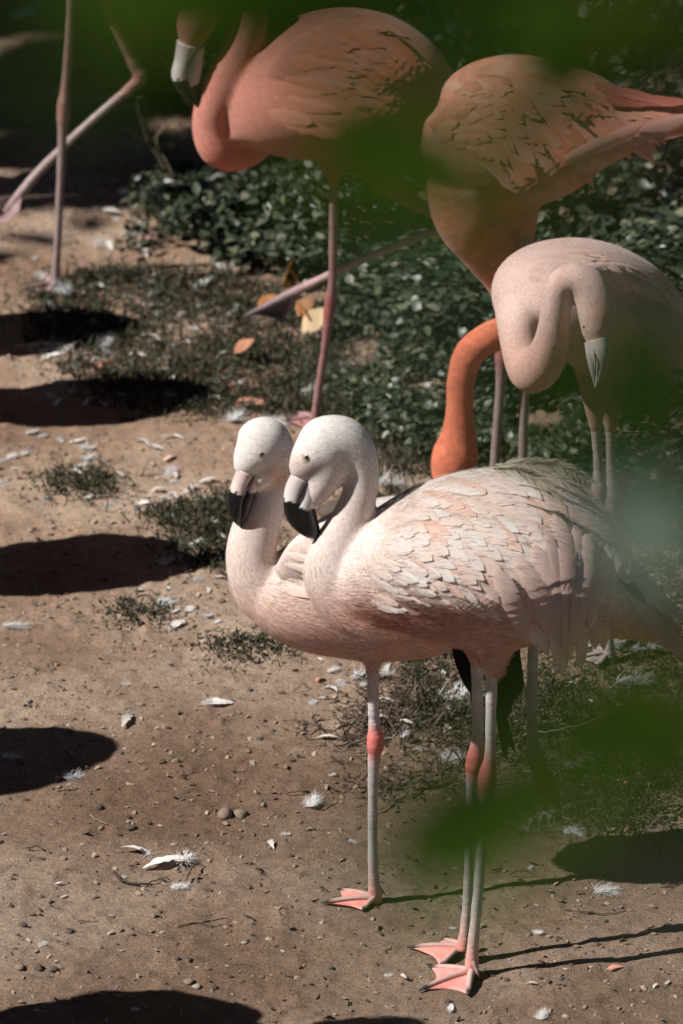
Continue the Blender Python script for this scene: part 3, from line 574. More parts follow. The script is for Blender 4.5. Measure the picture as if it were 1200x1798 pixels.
# ---- F6: big pink flamingo with one leg raised ------------------------------------------------
Y6 = float(G(552, 738)[1])
f6 = Bird(Y6, (552, 738), 'rosy flamingo with looped neck and one leg lifted, in front of the ivy')
f6.sweep([(334, 84, -.03, 12, 12), (338, 62, -.03, 26, 24), (346, 34, -.03, 34, 30), (366, 2, -.03, 33, 30), (402, -28, -.025, 28, 27), (436, -14, -.02, 27, 27), (440, 36, -.02, 30, 29), (420, 98, -.02, 34, 32), (388, 160, -.02, 35, 34), (372, 212, -.015, 34, 35), (386, 256, -.01, 37, 38), (424, 266, .01, 32, 36), (476, 226, .03, 36, 30)])
f6.sweep([(410, 230, 0, 20, 40), (445, 205, 0, 76, 84), (500, 176, 0, 112, 112), (570, 152, 0, 132, 124), (640, 146, 0, 128, 124), (705, 160, 0, 104, 104), (765, 190, 0, 68, 74), (820, 224, 0, 38, 46), (870, 252, 0, 12, 18)])
f6.sweep([(588, 230, -.045, 60, 56), (588, 280, -.045, 28, 28), (587, 312, -.045, 13, 13), (587, 330, -.045, 10, 10)], flow=False)
f6.sweep([(620, 220, .05, 60, 56), (670, 300, .05, 32, 30), (725, 350, .05, 16, 16), (750, 368, .05, 10, 10)], flow=False)
L6 = [(0, (.34, .20, .18)), (3, (.28, .15, .145)), (4, (.30, .085, .08)), (5, (.28, .13, .125)), (9, (.28, .165, .16))]
f6.leg([(587, 310, -.045, 10), (587, 350, -.045, 8.5), (586, 420, -.04, 8.5), (585, 490, -.035, 9), (580, 540, -.03, 12.5), (575, 580, -.03, 9.5), (570, 620, -.025, 8), (562, 670, -.02, 8), (556, 715, -.015, 8.5), (553, 738, -.01, 10)], L6)
f6.leg([(720, 345, .05, 11), (760, 374, .05, 10), (786, 390, .05, 12), (800, 394, .05, 13), (780, 400, .05, 10), (740, 413, .05, 8.5), (660, 446, .05, 8.5), (590, 478, .05, 8.5), (540, 502, .05, 9.5), (505, 518, .05, 9), (470, 536, .05, 7), (432, 554, .05, 3.5)], [(0, (.5, .3, .28)), (3, (.55, .24, .22)), (6, (.52, .36, .35)), (8, (.42, .27, .26)), (9, (.28, .20, .22)), (11, (.10, .08, .09))])
f6.leg([(520, 508, .05, 8), (512, 535, .055, 6), (500, 555, .06, 4), (492, 566, .06, 2)], [(0, (.25, .18, .2)), (3, (.10, .08, .09))])
# web of the hanging foot
def webtri(s, pts, col):
    a = [s.pt(*q) for q in pts]; V = np.array(a+[q+np.array([0, .003, 0]) for q in a]); n_ = len(a)
    s.legs.add(V, [tuple(range(n_)), tuple(range(2*n_-1, n_-1, -1))]+[(q, (q+1) % n_, n_+(q+1) % n_, n_+q) for q in range(n_)], col)
webtri(f6, [(520, 512, .052), (440, 552, .052), (470, 555, .055), (494, 562, .058)], (.10, .07, .08))
f6.foot((553, 742), [(520, 730), (500, 744), (535, 760)], None, (.4, .18, .17), (.38, .22, .22), 4.2)
def col6(px, py, v, nn):
    c = lerp((.76, .33, .26), (.74, .31, .24), smooth(0, 200, py)); c = lerp(c, (.74, .26, .18), smooth(230, 300, py))
    c = lerp(c, (.72, .33, .25), smooth(560, 700, px)*.5); c = lerp(c, (.72, .58, .50), (1-smooth(60, 92, py))*(1-smooth(345, 372, px))*.0)
    return c*patchy(v, .2)
f6.build_body(col6, .006, 7)
f6_fz = lambda: f6.fuzz(34000, lambda px, py: (np.full(len(px), .008), np.full(len(px), .0004)), .16)
f6.bill([(332, 74, -.035, 21, 20), (324, 104, -.035, 17, 18), (318, 132, -.035, 16, 17), (328, 156, -.035, 13, 14), (344, 176, -.035, 7, 8), (353, 188, -.035, 1.5, 2)], [(345, 78, -.03, 15, 18), (342, 110, -.03, 14, 18), (336, 140, -.03, 15, 16), (342, 165, -.03, 9, 10), (352, 186, -.03, 2, 2)], 2.1, 2.2, (.70, .62, .57), (.72, .68, .64))
cut(f6, [(350, 82, -.03-17*f6.k), (334, 108, -.035-17*f6.k), (327, 138, -.035-16.5*f6.k)], 2.0, (.02, .02, .02), 'nostril', [c for c in f6.root.children if c.name.startswith('bill')][0])
w6 = wing_bulge(f6, [(470, 180, -.07, 30, 10), (540, 140, -.10, 74, 28), (620, 124, -.11, 92, 32), (700, 150, -.09, 66, 24), (770, 200, -.05, 30, 12)], col6)
f6_fz()
for i_ in range(190):
    x = random.uniform(470, 775); y = random.uniform(-5, 230)
    if np.interp(x, [460, 520, 600, 700, 775], [110, 40, 15, 62, 160])+4 < y < np.interp(x, [460, 600, 775], [210, 240, 215]):
        u = random.random(); c = lerp((.76, .38, .29), (.72, .27, .18), np.float64(u))
        f6.feather(x, y, random.uniform(80, 120), random.uniform(11, 15), lambda a, b_: R(12+34*float(smooth(560, 760, np.float64(a)))), c, w6, .0006, .0032)
# ---- F7: only its legs reach into the picture; the body is above the frame ---------------------
Y7 = float(G(98, 503)[1])
f7 = Bird(Y7, (98, 503), 'dark pink flamingo legs striding across the sandy ground, body above')
f7.sweep([(-60, -420, 0, 10, 10), (-70, -400, 0, 30, 28), (-50, -440, 0, 38, 34), (-20, -440, 0, 30, 28), (-5, -380, 0, 28, 27), (-20, -300, 0, 30, 30), (-30, -230, 0, 40, 42), (0, -190, 0, 50, 60), (50, -190, 0, 50, 60)])
f7.sweep([(-15, -220, 0, 26, 40), (30, -225, 0, 84, 84), (100, -240, 0, 118, 112), (180, -245, 0, 128, 118), (260, -235, 0, 108, 104), (330, -205, 0, 70, 74), (400, -170, 0, 34, 42), (450, -145, 0, 10, 14)])
f7.sweep([(130, -140, -.05, 60, 56), (130, -70, -.05, 26, 26), (128, -30, -.05, 12, 12), (127, -10, -.05, 10, 10)], flow=False)
f7.sweep([(170, -140, .05, 60, 56), (172, -70, .05, 26, 26), (176, -30, .05, 13, 13), (182, -6, .05, 11, 11)], flow=False)
L7 = [(0, (.20, .135, .12)), (3, (.22, .13, .115)), (4, (.30, .15, .13)), (5, (.30, .22, .21)), (9, (.30, .22, .21))]
f7.leg([(128, -50, -.05, 11), (127, 0, -.05, 9), (122, 80, -.045, 9), (116, 150, -.04, 9), (112, 192, -.04, 13), (110, 240, -.035, 9), (107, 310, -.03, 8), (103, 400, -.02, 7.5), (99, 470, -.01, 8), (97, 502, 0, 10)], L7)
f7.leg([(178, -40, .05, 12), (190, 12, .05, 10), (212, 62, .05, 10), (236, 112, .05, 12), (246, 134, .05, 15), (228, 154, .05, 11), (190, 186, .05, 8.5), (130, 240, .05, 8.5), (70, 300, .05, 9), (38, 338, .04, 10), (22, 358, .03, 9), (8, 374, .02, 6)], [(0, (.20, .135, .12)), (4, (.28, .13, .11)), (5, (.34, .16, .14)), (6, (.36, .29, .28)), (9, (.30, .22, .215)), (11, (.2, .135, .14))])
webtri(f7, [(40, 336, .04), (0, 366, .03), (-20, 392, .0), (10, 390, -.01), (34, 370, .0)], (.26, .17, .17))
f7.foot((97, 506), [(75, 494), (45, 512), (85, 524)], None, (.35, .2, .19), (.34, .22, .22), 4.5)
def col7(px, py, v, nn): return np.tile(np.array((.74, .40, .33)), (len(px), 1))*patchy(v, .15)
f7.build_body(col7, .008, 6)
# ---- F8: resting flamingo behind F6 (only a sliver of its orange head shows) -------------------
Y8 = float(G(560, 190)[1])
f8 = Bird(Y8, (560, 190), 'orange flamingo resting on the ground behind the rosy one, head hanging low')
f8.sweep([(345, 182, -.02, 7, 7), (337, 150, -.02, 13, 14), (325, 110, -.02, 18, 18), (320, 72, -.02, 20, 20), (332, 36, -.02, 20, 20), (362, 8, -.01, 20, 20), (410, 4, 0, 22, 22), (450, 40, 0, 26, 26), (480, 90, 0, 40, 40), (520, 120, 0, 60, 60)])
f8.sweep([(470, 130, 0, 30, 40), (510, 130, 0, 70, 80), (580, 128, 0, 92, 100), (660, 136, 0, 80, 90), (720, 156, 0, 40, 50), (760, 170, 0, 10, 12)])
def col8(px, py, v, nn): return np.tile(np.array((.76, .25, .11)), (len(px), 1))*patchy(v, .15)
f8.build_body(col8, .007, 5)
f8.bill([(330, 166, -.025, 12, 12), (338, 178, -.025, 9, 10), (348, 188, -.025, 3, 4)], [(340, 166, -.02, 8, 10), (346, 178, -.02, 5, 6), (350, 187, -.02, 2, 2)], 1.4, 1.3, (.72, .3, .2))
# ---- flamingos standing left of the frame: they throw the long shadows across the dirt ---------
SH = np.array([-SUNV.x/SUNV.z, -SUNV.y/SUNV.z])                       # shadow offset per metre of height
def outside(px, py, rz, label, dist=0.0, h=.60):
    p = G0(px, py); r = link('flamingo', None, None, (p[0]-SH[0]*h, p[1]-SH[1]*h, 0)); r.rotation_euler = (0, 0, rz); r.scale = (1, 1, 1)
    bc = np.array([f1.pt(860, 985)[0]-f1.off[0], 0.0]); c, s_ = math.cos(rz), math.sin(rz)
    r.location.x -= bc[0]*c; r.location.y -= bc[0]*s_; r.location.z = float(gz(r.location.x, r.location.y))
    tag(r, label, 'flamingo', 'flamingos casting shadows from outside the picture')
    for ch in f1.root.children:
        if ch.name.split('.')[0] in ('body', 'bill', 'eye', 'wing', 'tail'):
            q = ch.copy(); COL.objects.link(q); q.parent = r
            if ch.name.split('.')[0] == 'bill' or ch.name.split('.')[0] == 'tail':
                for gch in ch.children: q2 = gch.copy(); COL.objects.link(q2); q2.parent = q
    return r
outside(-15, 1002, math.pi, 'flamingo beyond the edge whose rounded shadow crosses the grass tufts')
outside(-165, 1362, .25, 'flamingo beyond the edge whose shadow ends in ragged tail feathers')
outside(60, 1830, math.pi-.1, 'flamingo beyond the edge whose shadow lies along the nearest dirt')
outside(60, 725, 0.1, 'flamingo beyond the edge whose shadow lies before the feather littered grass')
outside(40, 268, math.pi, 'flamingo beyond the edge whose smooth shadow lies behind the striding legs')
outside(150, 318, .4, 'flamingo beyond the edge whose narrow shadow reaches the ivy')
outside(-60, 175, .1, 'flamingo beyond the edge whose shadow stripes the far sand')
outside(-60, 600, .1, 'flamingo beyond the edge whose shadow darkens the littered grass')
# ------------------------------------------------------------------ plants
def rotmats(n_, tilt, yaw=None, tilt_dir=None):
    """random orientation: leaf x axis along yaw, tilted"""
    yaw = rng.random(n_)*2*math.pi if yaw is None else yaw; t = tilt; roll = rng.normal(0, .45, n_)
    cy, sy, ct, st, cr, sr = np.cos(yaw), np.sin(yaw), np.cos(t), np.sin(t), np.cos(roll), np.sin(roll)
    ex = np.stack([cy*ct, sy*ct, st], 1); e0 = np.stack([-sy, cy, np.zeros(n_)], 1); ez0 = np.cross(ex, e0)
    ey = e0*cr[:, None]+ez0*sr[:, None]; ez = np.cross(ex, ey); return np.stack([ex, ey, ez], 2)
def batch(tv, tf, pos, rot, sc):
    V = np.einsum('nij,kj->nki', rot, tv)*sc[:, None, None]+pos[:, None, :]
    n_, k = len(pos), len(tv); F = (np.arange(n_)[:, None, None]*k+tf[None]).reshape(-1, tf.shape[1]); return V.reshape(-1, 3), F
def leaf_tpl(wd=.34, fold=.10, droop=.16, kind=0):
    t = np.array([0, .18, .42, .68, .88, 1.0]); wv = np.array([.04, .75, 1, .72, .34, .02])*wd
    if kind == 1: wv = np.array([.05, 1.05, .95, .55, .22, .01])*wd
    z = -droop*t**2; V = np.stack([np.stack([t, -wv, z+fold*wv/wd*.5], 1), np.stack([t, 0*t, z], 1), np.stack([t, wv, z+fold*wv/wd*.5], 1)], 1).reshape(-1, 3)
    F = np.array([(q*3+j, q*3+j+1, q*3+4+j, q*3+3+j) for q in range(5) for j in range(2)]); return V, F
LT = [leaf_tpl(.33), leaf_tpl(.40, .14, .25, 1), leaf_tpl(.26, .08, .1)]
LEAFCOL = [(.028, .042, .023), (.050, .066, .036), (.020, .033, .019), (.105, .118, .070), (.19, .19, .135)]
LEAFMESH = []
for ci, c in enumerate(LEAFCOL):
    for v, f in LT: LEAFMESH.append(mk_mesh('ivy_leaf', v, f, 'ivy', np.array(c)))
def inpoly(x, y, poly):
    poly = np.asarray(poly, float); r = np.zeros(len(x), bool); j = len(poly)-1
    for i_ in range(len(poly)):
        xi, yi = poly[i_]; xj, yj = poly[j]; c = ((yi > y) != (yj > y)) & (x < (xj-xi)*(y-yi)/(yj-yi+1e-12)+xi); r ^= c; j = i_
    return r
def scatter_px(poly, n_):
    gp = np.array([G0(*q)[:2] for q in poly]); lo, hi = gp.min(0), gp.max(0); out = np.zeros((0, 2))
    while len(out) < n_:
        q = lo+(hi-lo)*rng.random((n_*3, 2)); q = q[inpoly(q[:, 0], q[:, 1], gp)]; out = np.vstack([out, q])
    return out[:n_]
BODYTREES = [f5, f6, f3]
def ivy(poly, n_, h, label, size=(.018, .034), nparts=45, seed=0, hmin=.02, clump=5.0, thr=.3):
    q = scatter_px(poly, int(n_*2.2)); cl = vnoise(q[:, 0]*clump+seed, q[:, 1]*clump, 11+seed); q = q[cl > thr][:n_]; cl = vnoise(q[:, 0]*clump+seed, q[:, 1]*clump, 11+seed)
    n_ = len(q); top = hmin+(h-hmin)*np.clip((cl-thr)/(.95-thr), 0, 1); u = rng.random(n_)**.55; z = gz(q[:, 0], q[:, 1])+.01+top*u
    pos = np.column_stack([q, z]); sc = rng.uniform(*size, n_); rot = rotmats(n_, rng.normal(-.15, .45, n_))
    base = pos.mean(0); base[2] = float(gz(base[0], base[1])); root = link('ivy_patch', None, None, base); tag(root, label, 'ivy', None)
    order = np.argsort(-(u*top+sc*2)); top_i = set(order[:nparts].tolist()); rest = np.array([i_ for i_ in range(n_) if i_ not in top_i])
    kinds = rng.integers(0, 3, n_); cols = np.array(LEAFCOL)[rng.choice(5, n_, p=[.3, .26, .2, .16, .08])]
    Vs, Fs, Cs, k = [], [], [], 0
    for t in range(3):
        id_ = rest[kinds[rest] == t]; V, F = batch(LT[t][0], LT[t][1], pos[id_], rot[id_], sc[id_]); Vs.append(V); Fs.append(F+k); k += len(V); Cs.append(np.repeat(cols[id_]*(1+.15*rng.normal(0, 1, (len(id_), 1))), len(LT[t][0]), 0))
    fo = link('foliage', mk_mesh('ivy_foliage', np.vstack(Vs)-base, np.vstack(Fs), 'ivy', np.clip(np.vstack(Cs), .008, .2)), root); tag(fo, kind='stuff')
    for i_ in order[:nparts]:
        o = link('leaf', LEAFMESH[int(rng.choice(5, p=[.3, .26, .2, .16, .08]))*3+int(kinds[i_])], root); M = Matrix(rot[i_].tolist()).to_4x4(); M.translation = Vector(pos[i_]-base)
        o.matrix_local = M @ Matrix.Scale(float(sc[i_])*1.12, 4)
    mb = MB()                                                            # trailing stems
    for i_ in rng.choice(n_, min(60, n_), replace=False):
        p = pos[i_]; g0 = np.array([p[0]+random.gauss(0, .03), p[1]+random.gauss(0, .03), float(gz(p[0], p[1]))-.004]); m_ = (p+g0)/2+np.array([random.gauss(0, .012), random.gauss(0, .012), .012])
        v, f = tube(catmull([g0, m_, p], 3), .0013, None, 5, (.3, .9, .2)); mb.add(v, f, (.10, .07, .045))
    tag(link('stem', mb.mesh('ivy_stem', 'wood', base), root), kind='stuff')
ivy([(255, 380), (330, 318), (470, 296), (600, 300), (610, 520), (500, 500), (400, 470), (300, 440)], 3600, .13, 'low glossy ivy mound under the rosy flamingo breast', seed=1, nparts=80, thr=.18)
ivy([(590, 300), (800, 290), (920, 400), (920, 620), (740, 640), (590, 560)], 4200, .15, 'glossy ivy between the raised leg and the feeding orange neck', seed=2, nparts=70, thr=.15)
ivy([(560, 545), (760, 560), (900, 600), (900, 800), (760, 830), (640, 760), (560, 640)], 3000, .09, 'low small-leaved ivy around the feeding orange head', (.012, .024), seed=3, nparts=60, thr=.12)
ivy([(900, 300), (1270, 280), (1270, 560), (1150, 640), (930, 620)], 3600, .24, 'dark ivy thicket behind the curled-neck pale flamingo', (.022, .038), seed=4, nparts=60, thr=.15)
ivy([(900, 600), (1270, 560), (1270, 960), (1060, 960), (900, 820)], 3600, .12, 'shaded ivy around the grey legs of the curled-neck flamingo', (.016, .030), seed=5, nparts=50, thr=.15)
ivy([(620, -120), (1320, -160), (1320, 300), (1000, 330), (760, 300), (640, 160)], 6500, .42, 'tall dark ivy hedge behind the coral flamingo back', (.024, .042), seed=6, nparts=90, hmin=.06, thr=.15)
ivy([(340, 60), (620, -60), (640, 200), (420, 240), (350, 150)], 1200, .10, 'ragged ivy strip behind the rosy flamingo neck', (.018, .032), seed=7, nparts=30)
ivy([(245, 330), (330, 300), (330, 430), (210, 460)], 320, .07, 'thin straggling ivy at the edge of the sand', (.014, .026), seed=8, nparts=16)
ivy([(230, 120), (345, 105), (350, 190), (250, 200)], 420, .06, 'small green weed cluster by the striding flamingo knee', (.012, .024), seed=9, nparts=16)
# weeds and short grass: nobody could count the blades
def grass(name, label, poly, n_, L=(.02, .05), seed=0, thr=.35, cl_s=7., cols=((.034, .040, .018), (.050, .050, .026), (.085, .074, .046), (.024, .030, .015)), wdt=.0016, tilt=.7):
    q = scatter_px(poly, int(n_*2.4)); cl = vnoise(q[:, 0]*cl_s+seed*3.3, q[:, 1]*cl_s, 20+seed)*.7+.3*vnoise(q[:, 0]*30, q[:, 1]*30, 33); q = q[rng.random(len(q)) < smooth(thr-.14, thr+.2, cl)][:n_]; n_ = len(q); q = q+rng.normal(0, .035, q.shape)*(rng.random((n_, 1)) < .6)
    pos = np.column_stack([q, gz(q[:, 0], q[:, 1])-.002]); sc = rng.uniform(*L, n_); yaw = rng.random(n_)*2*math.pi; rot = rotmats(n_, np.clip(rng.normal(tilt, .4, n_), .05, 1.45), yaw)
    wv = wdt; tv = np.array([(0, -wv/.035, 0), (0, wv/.035, 0), (.5, wv/.04, .02), (.5, -wv/.04, .02), (1, 0, -.12)]); tf = np.array([(0, 1, 2), (0, 2, 3), (3, 2, 4)])
    V, F = batch(tv, tf, pos, rot, sc); C = np.array(cols)[rng.integers(0, len(cols), n_)]*(1+.18*rng.normal(0, 1, (n_, 1)))
    # tiny side leaves
    n2 = n_; p2 = np.repeat(pos, 1, 0)+np.einsum('nij,j->ni', rot, np.array((.6, 0, .0)))*sc[:, None]; V2, F2 = batch(LT[2][0][:, :], LT[2][1], p2, rotmats(n2, rng.normal(.25, .5, n2)), rng.uniform(.005, .011, n2))
    F2t = np.concatenate([F2[:, [0, 1, 2]], F2[:, [0, 2, 3]]]); VV = np.vstack([V, V2]); FF = np.vstack([F, F2t+len(V)]); CC = np.vstack([np.repeat(C, 5, 0), np.repeat(C*.95, len(LT[2][0]), 0)])
    o = link(name, mk_mesh(name, VV, FF, 'grass', np.clip(CC, .01, .3))); tag(o, label, 'grass', None, 'stuff')
grass('weed_turf', 'matted weedy turf strewn with white feathers', [(60, 500), (200, 470), (430, 480), (600, 560), (620, 720), (400, 745), (200, 720), (40, 600)], 9000, (.018, .045), 1, .33)
grass('weed_turf', 'short green turf below the tail of the front flamingo', [(880, 1040), (1260, 960), (1260, 1330), (1120, 1480), (960, 1420), (840, 1300), (720, 1250), (700, 1170)], 9000, (.014, .034), 2, .34)
grass('weed_turf', 'dense weeds between the ivy and the pale pair', [(560, 700), (900, 740), (1260, 860), (1260, 1010), (880, 1060), (620, 900)], 6500, (.018, .045), 3, .3)
grass('dry_weeds', 'dry brown stalks among the weeds around the orange head', [(560, 540), (800, 560), (900, 640), (900, 830), (640, 840), (560, 700)], 2600, (.025, .06), 10, .3, 7, ((.13, .10, .065), (.09, .07, .045), (.17, .14, .10), (.05, .05, .025)), .0011, .45)
grass('grass_tuft', 'small green grass tuft on the lit sand', [(70, 850), (110, 828), (175, 826), (215, 850), (180, 872), (100, 872)], 520, (.016, .036), 4, .1)
grass('grass_tuft', 'ragged grass strip beside the rounded shadow', [(250, 900), (420, 850), (470, 900), (440, 1000), (340, 1010), (300, 960)], 1900, (.018, .04), 5, .28)
grass('grass_tuft', 'little grass tuft beside a white feather', [(180, 1078), (230, 1060), (290, 1066), (290, 1092), (220, 1096)], 280, (.014, .03), 6, .1)
grass('grass_tuft', 'sparse grass below the breast of the rear pale flamingo', [(350, 1140), (400, 1118), (500, 1125), (520, 1160), (420, 1168)], 480, (.012, .028), 7, .2)
grass('dry_roots', 'brown tangle of dry stalks behind the single standing leg', [(560, 1300), (700, 1180), (820, 1200), (860, 1330), (760, 1400), (620, 1390)], 1500, (.03, .07), 8, .42, 6, ((.10, .075, .05), (.07, .05, .035), (.13, .10, .075)), .0009, .12)
grass('dry_roots', 'thin dry stalks scattered at the turf edge', [(900, 1400), (1200, 1380), (1200, 1500), (960, 1470)], 500, (.03, .07), 9, .4, 6, ((.10, .075, .05), (.07, .05, .035), (.13, .10, .075)), .0009, .15)
# ------------------------------------------------------------------ stones and clods
def rock_mesh(seed, sub=2):
    bm = bmesh.new(); bmesh.ops.create_icosphere(bm, subdivisions=sub, radius=1); r_ = random.Random(seed); ph = [r_.uniform(0, 6) for _ in range(6)]
    for v in bm.verts:
        d = v.co.copy(); kx = 1+.22*math.sin(2.1*d.x+ph[0])+.2*math.sin(2.7*d.y+ph[1])+.16*math.sin(3.4*d.z+ph[2])+r_.uniform(-.07, .07); v.co = d*kx; v.co.z *= .6
    me = bpy.data.meshes.new('stone'); bm.to_mesh(me); bm.free(); v = np.array([x.co for x in me.vertices]); f = np.array([tuple(p.vertices) for p in me.polygons]); bpy.data.meshes.remove(me); return v, f
q = scatter_px([(-60, 20), (420, 20), (330, 300), (200, 480), (60, 760), (640, 780), (980, 1180), (1240, 1480), (1240, 1840), (-60, 1840)], 11000)
tv, tf = rock_mesh(3, 1); tv = tv*(1+.25*rng.normal(0, 1, (len(tv), 1)))*np.array([1.3, .8, .6]); sc = .0009+.0058*rng.random(len(q))**3.4
pos = np.column_stack([q, gz(q[:, 0], q[:, 1])+sc*.25]); V, F = batch(tv, tf, pos, rotmats(len(q), rng.normal(0, .3, len(q))), sc)
cl = np.array([(.25, .185, .14), (.16, .115, .085), (.33, .26, .205), (.11, .082, .065)])[rng.integers(0, 4, len(q))]
o = link('grit', mk_mesh('grit', V, F, 'stone', np.repeat(cl, len(tv), 0), False)); tag(o, 'crumbs of soil and grit strewn over the dirt', 'grit', None, 'stuff')
ROCKS = [rock_mesh(10+i_) for i_ in range(4)]
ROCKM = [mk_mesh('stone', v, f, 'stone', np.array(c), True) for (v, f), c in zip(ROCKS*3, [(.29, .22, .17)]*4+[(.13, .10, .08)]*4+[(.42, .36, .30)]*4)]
def stone(px, py, size, kind, label, group=None, name='stone'):
    p = G(px, py); o = link(name, ROCKM[kind], None, (p[0], p[1], p[2]+.1*size*mpp(p))); s_ = size*mpp(p)/2; o.scale = (s_, s_*.8, s_*.75); o.rotation_euler = (0, 0, random.uniform(0, 6)); tag(o, label, 'stone', group)
for (x, y, s_, k) in [(395, 1428, 34, 0), (425, 1432, 30, 2), (130, 1265, 12, 4), (285, 1340, 15, 5), (308, 1338, 17, 0), (232, 1455, 20, 5), (125, 1637, 18, 6), (42, 1625, 14, 7), (330, 1727, 20, 1), (345, 1735, 17, 9), (372, 1735, 18, 4), (362, 1576, 12, 2), (310, 1685, 12, 5), (172, 1418, 20, 6), (508, 1504, 14, 4), (175, 1665, 12, 1), (485, 1662, 10, 5), (515, 1664, 10, 6), (70, 1700, 22, 4), (95, 1705, 18, 5), (35, 1700, 20, 1), (560, 1565, 14, 0), (455, 1300, 14, 5), (250, 1240, 12, 4), (330, 1295, 10, 3), (150, 1320, 12, 1), (610, 1475, 10, 5), (905, 1620, 12, 4), (1010, 1600, 14, 0), (1050, 1660, 12, 5), (890, 1722, 14, 6), (760, 1640, 10, 0), (640, 1660, 10, 4), (580, 1700, 12, 5), (1105, 1600, 12, 1), (985, 1720, 12, 5)]:
    stone(x, y, s_, k, ('brown', 'dark', 'pale')[k//4]+(' clod' if s_ > 15 else ' small pebble')+(' lying on dirt behind the webbed feet' if x > 570 else ' lying on the bare open dirt'), 'pebbles and clods on the dirt')
stone(585, 905, 74, 5, 'dark rounded form standing in for the shade behind the bill of the front flamingo')  # dark form added in the neck loop in place of shaded ground
# ------------------------------------------------------------------ dry twigs
def twig(pts, r_, col, label, group=None):
    g3 = [np.array(G(x, y))+np.array([0, 0, z]) for x, y, z in pts]; c = catmull(g3, 5); off = g3[0]
    c = c+rng.normal(0, .0008, c.shape); v, f = tube(c, np.linspace(1, .55, len(c))*r_*mpp(off), None, 6, (.1, .2, .97)); o = link('twig', mk_mesh('twig', v-off, f, 'wood', np.array(col)), None, off); tag(o, label, 'twig', group)
DK, LTW = (.055, .038, .028), (.22, .17, .12)
twig([(202, 1538, .006), (215, 1552, .006), (245, 1558, .006), (268, 1558, .004)], 3.2, DK, 'dark bent twig below a pair of white feathers')
twig([(255, 1556, .004), (285, 1549, .008), (300, 1548, .005)], 1.8, (.18, .12, .08), 'thin brown twig beside the dark bent twig')
twig([(325, 1558, .004), (335, 1540, .012), (345, 1527, .012), (358, 1525, .006)], 2.2, (.14, .09, .065), 'hooked reddish twig right beside a white down feather')
twig([(310, 1630, .004), (350, 1622, .004), (410, 1628, .004)], 1.8, LTW, 'straight pale straw lying on the dirt')
twig([(355, 1626, .006), (400, 1618, .006)], 1.4, DK, 'short dark straw crossing the pale one')
for i_ in range(46):
    zx = random.random(); x, y = (random.uniform(0, 560), random.uniform(1180, 1780)) if zx < .4 else (random.uniform(580, 840), random.uniform(1200, 1390)) if zx < .7 else (random.uniform(860, 1190), random.uniform(1420, 1600))
    a = random.gauss(0, .5); L = random.uniform(14, 50); twig([(x, y, .004), (x+.5*L*math.cos(a), y+.5*L*math.sin(a)*.4, random.uniform(.003, .014)), (x+L*math.cos(a+random.gauss(0, .3)), y+L*.4*math.sin(a), .003)], random.uniform(.8, 1.7), DK if random.random() < .65 else LTW, ('thin dry twig' if L < 30 else 'longer dry twig')+(' on the open trodden dirt' if zx < .4 else ' among dry stalks behind the single standing leg' if zx < .7 else ' on dirt beside the oval shadow'), 'dry twigs scattered on the dirt')
twig([(640, 1290, .004), (600, 1318, .01), (575, 1302, .004)], 1.6, DK, 'forked dark root beside the pink knee')
twig([(700, 1380, .004), (760, 1372, .01), (800, 1350, .004)], 1.5, LTW, 'pale dry stalk behind the two front legs')
twig([(1085, 1262, .01), (1000, 1290, .012), (930, 1300, .012), (880, 1312, .006)], 2.8, (.34, .30, .24), 'long pale straw stem lying across the turf')
twig([(990, 1600, .003), (1060, 1610, .006), (1110, 1600, .003)], 1.2, DK, 'thin root on the dirt beside the oval shadow')
# ------------------------------------------------------------------ fallen feathers
def barbs(mb, base, dirs, Ls, wd, col, drop=.25, seg=3):
    for d, L in zip(dirs, Ls):
        d = d/np.linalg.norm(d); sd = np.cross(d, [0, 0, 1.]); sd = sd/(np.linalg.norm(sd)+1e-9)*wd; prev = None; V = []; F = []
        bend = rng.normal(0, .25, 3)
        for q in range(seg+1):
            t = q/seg; p = base+d*L*t+bend*L*t*t*.35+np.array([0, 0, -drop*L*t*t]); V += [p-sd*(1-.8*t), p+sd*(1-.8*t)]
        F = [(2*q, 2*q+1, 2*q+3, 2*q+2) for q in range(seg)]; mb.add(V, F, col)
def down_mesh(seed, nb=260):
    mb = MB()
    for _ in range(nb):
        a = random.gauss(0, .8); e = abs(random.gauss(.35, .35)); d = np.array([math.cos(a)*math.cos(e), math.sin(a)*math.cos(e), math.sin(e)]); b0 = np.array([random.uniform(-.35, .3), random.gauss(0, .08), .02])
        barbs(mb, b0, [d], [random.uniform(.15, .52)], .0075, (.70, .69, .68))
    return mb.mesh('down_feather', 'litter')
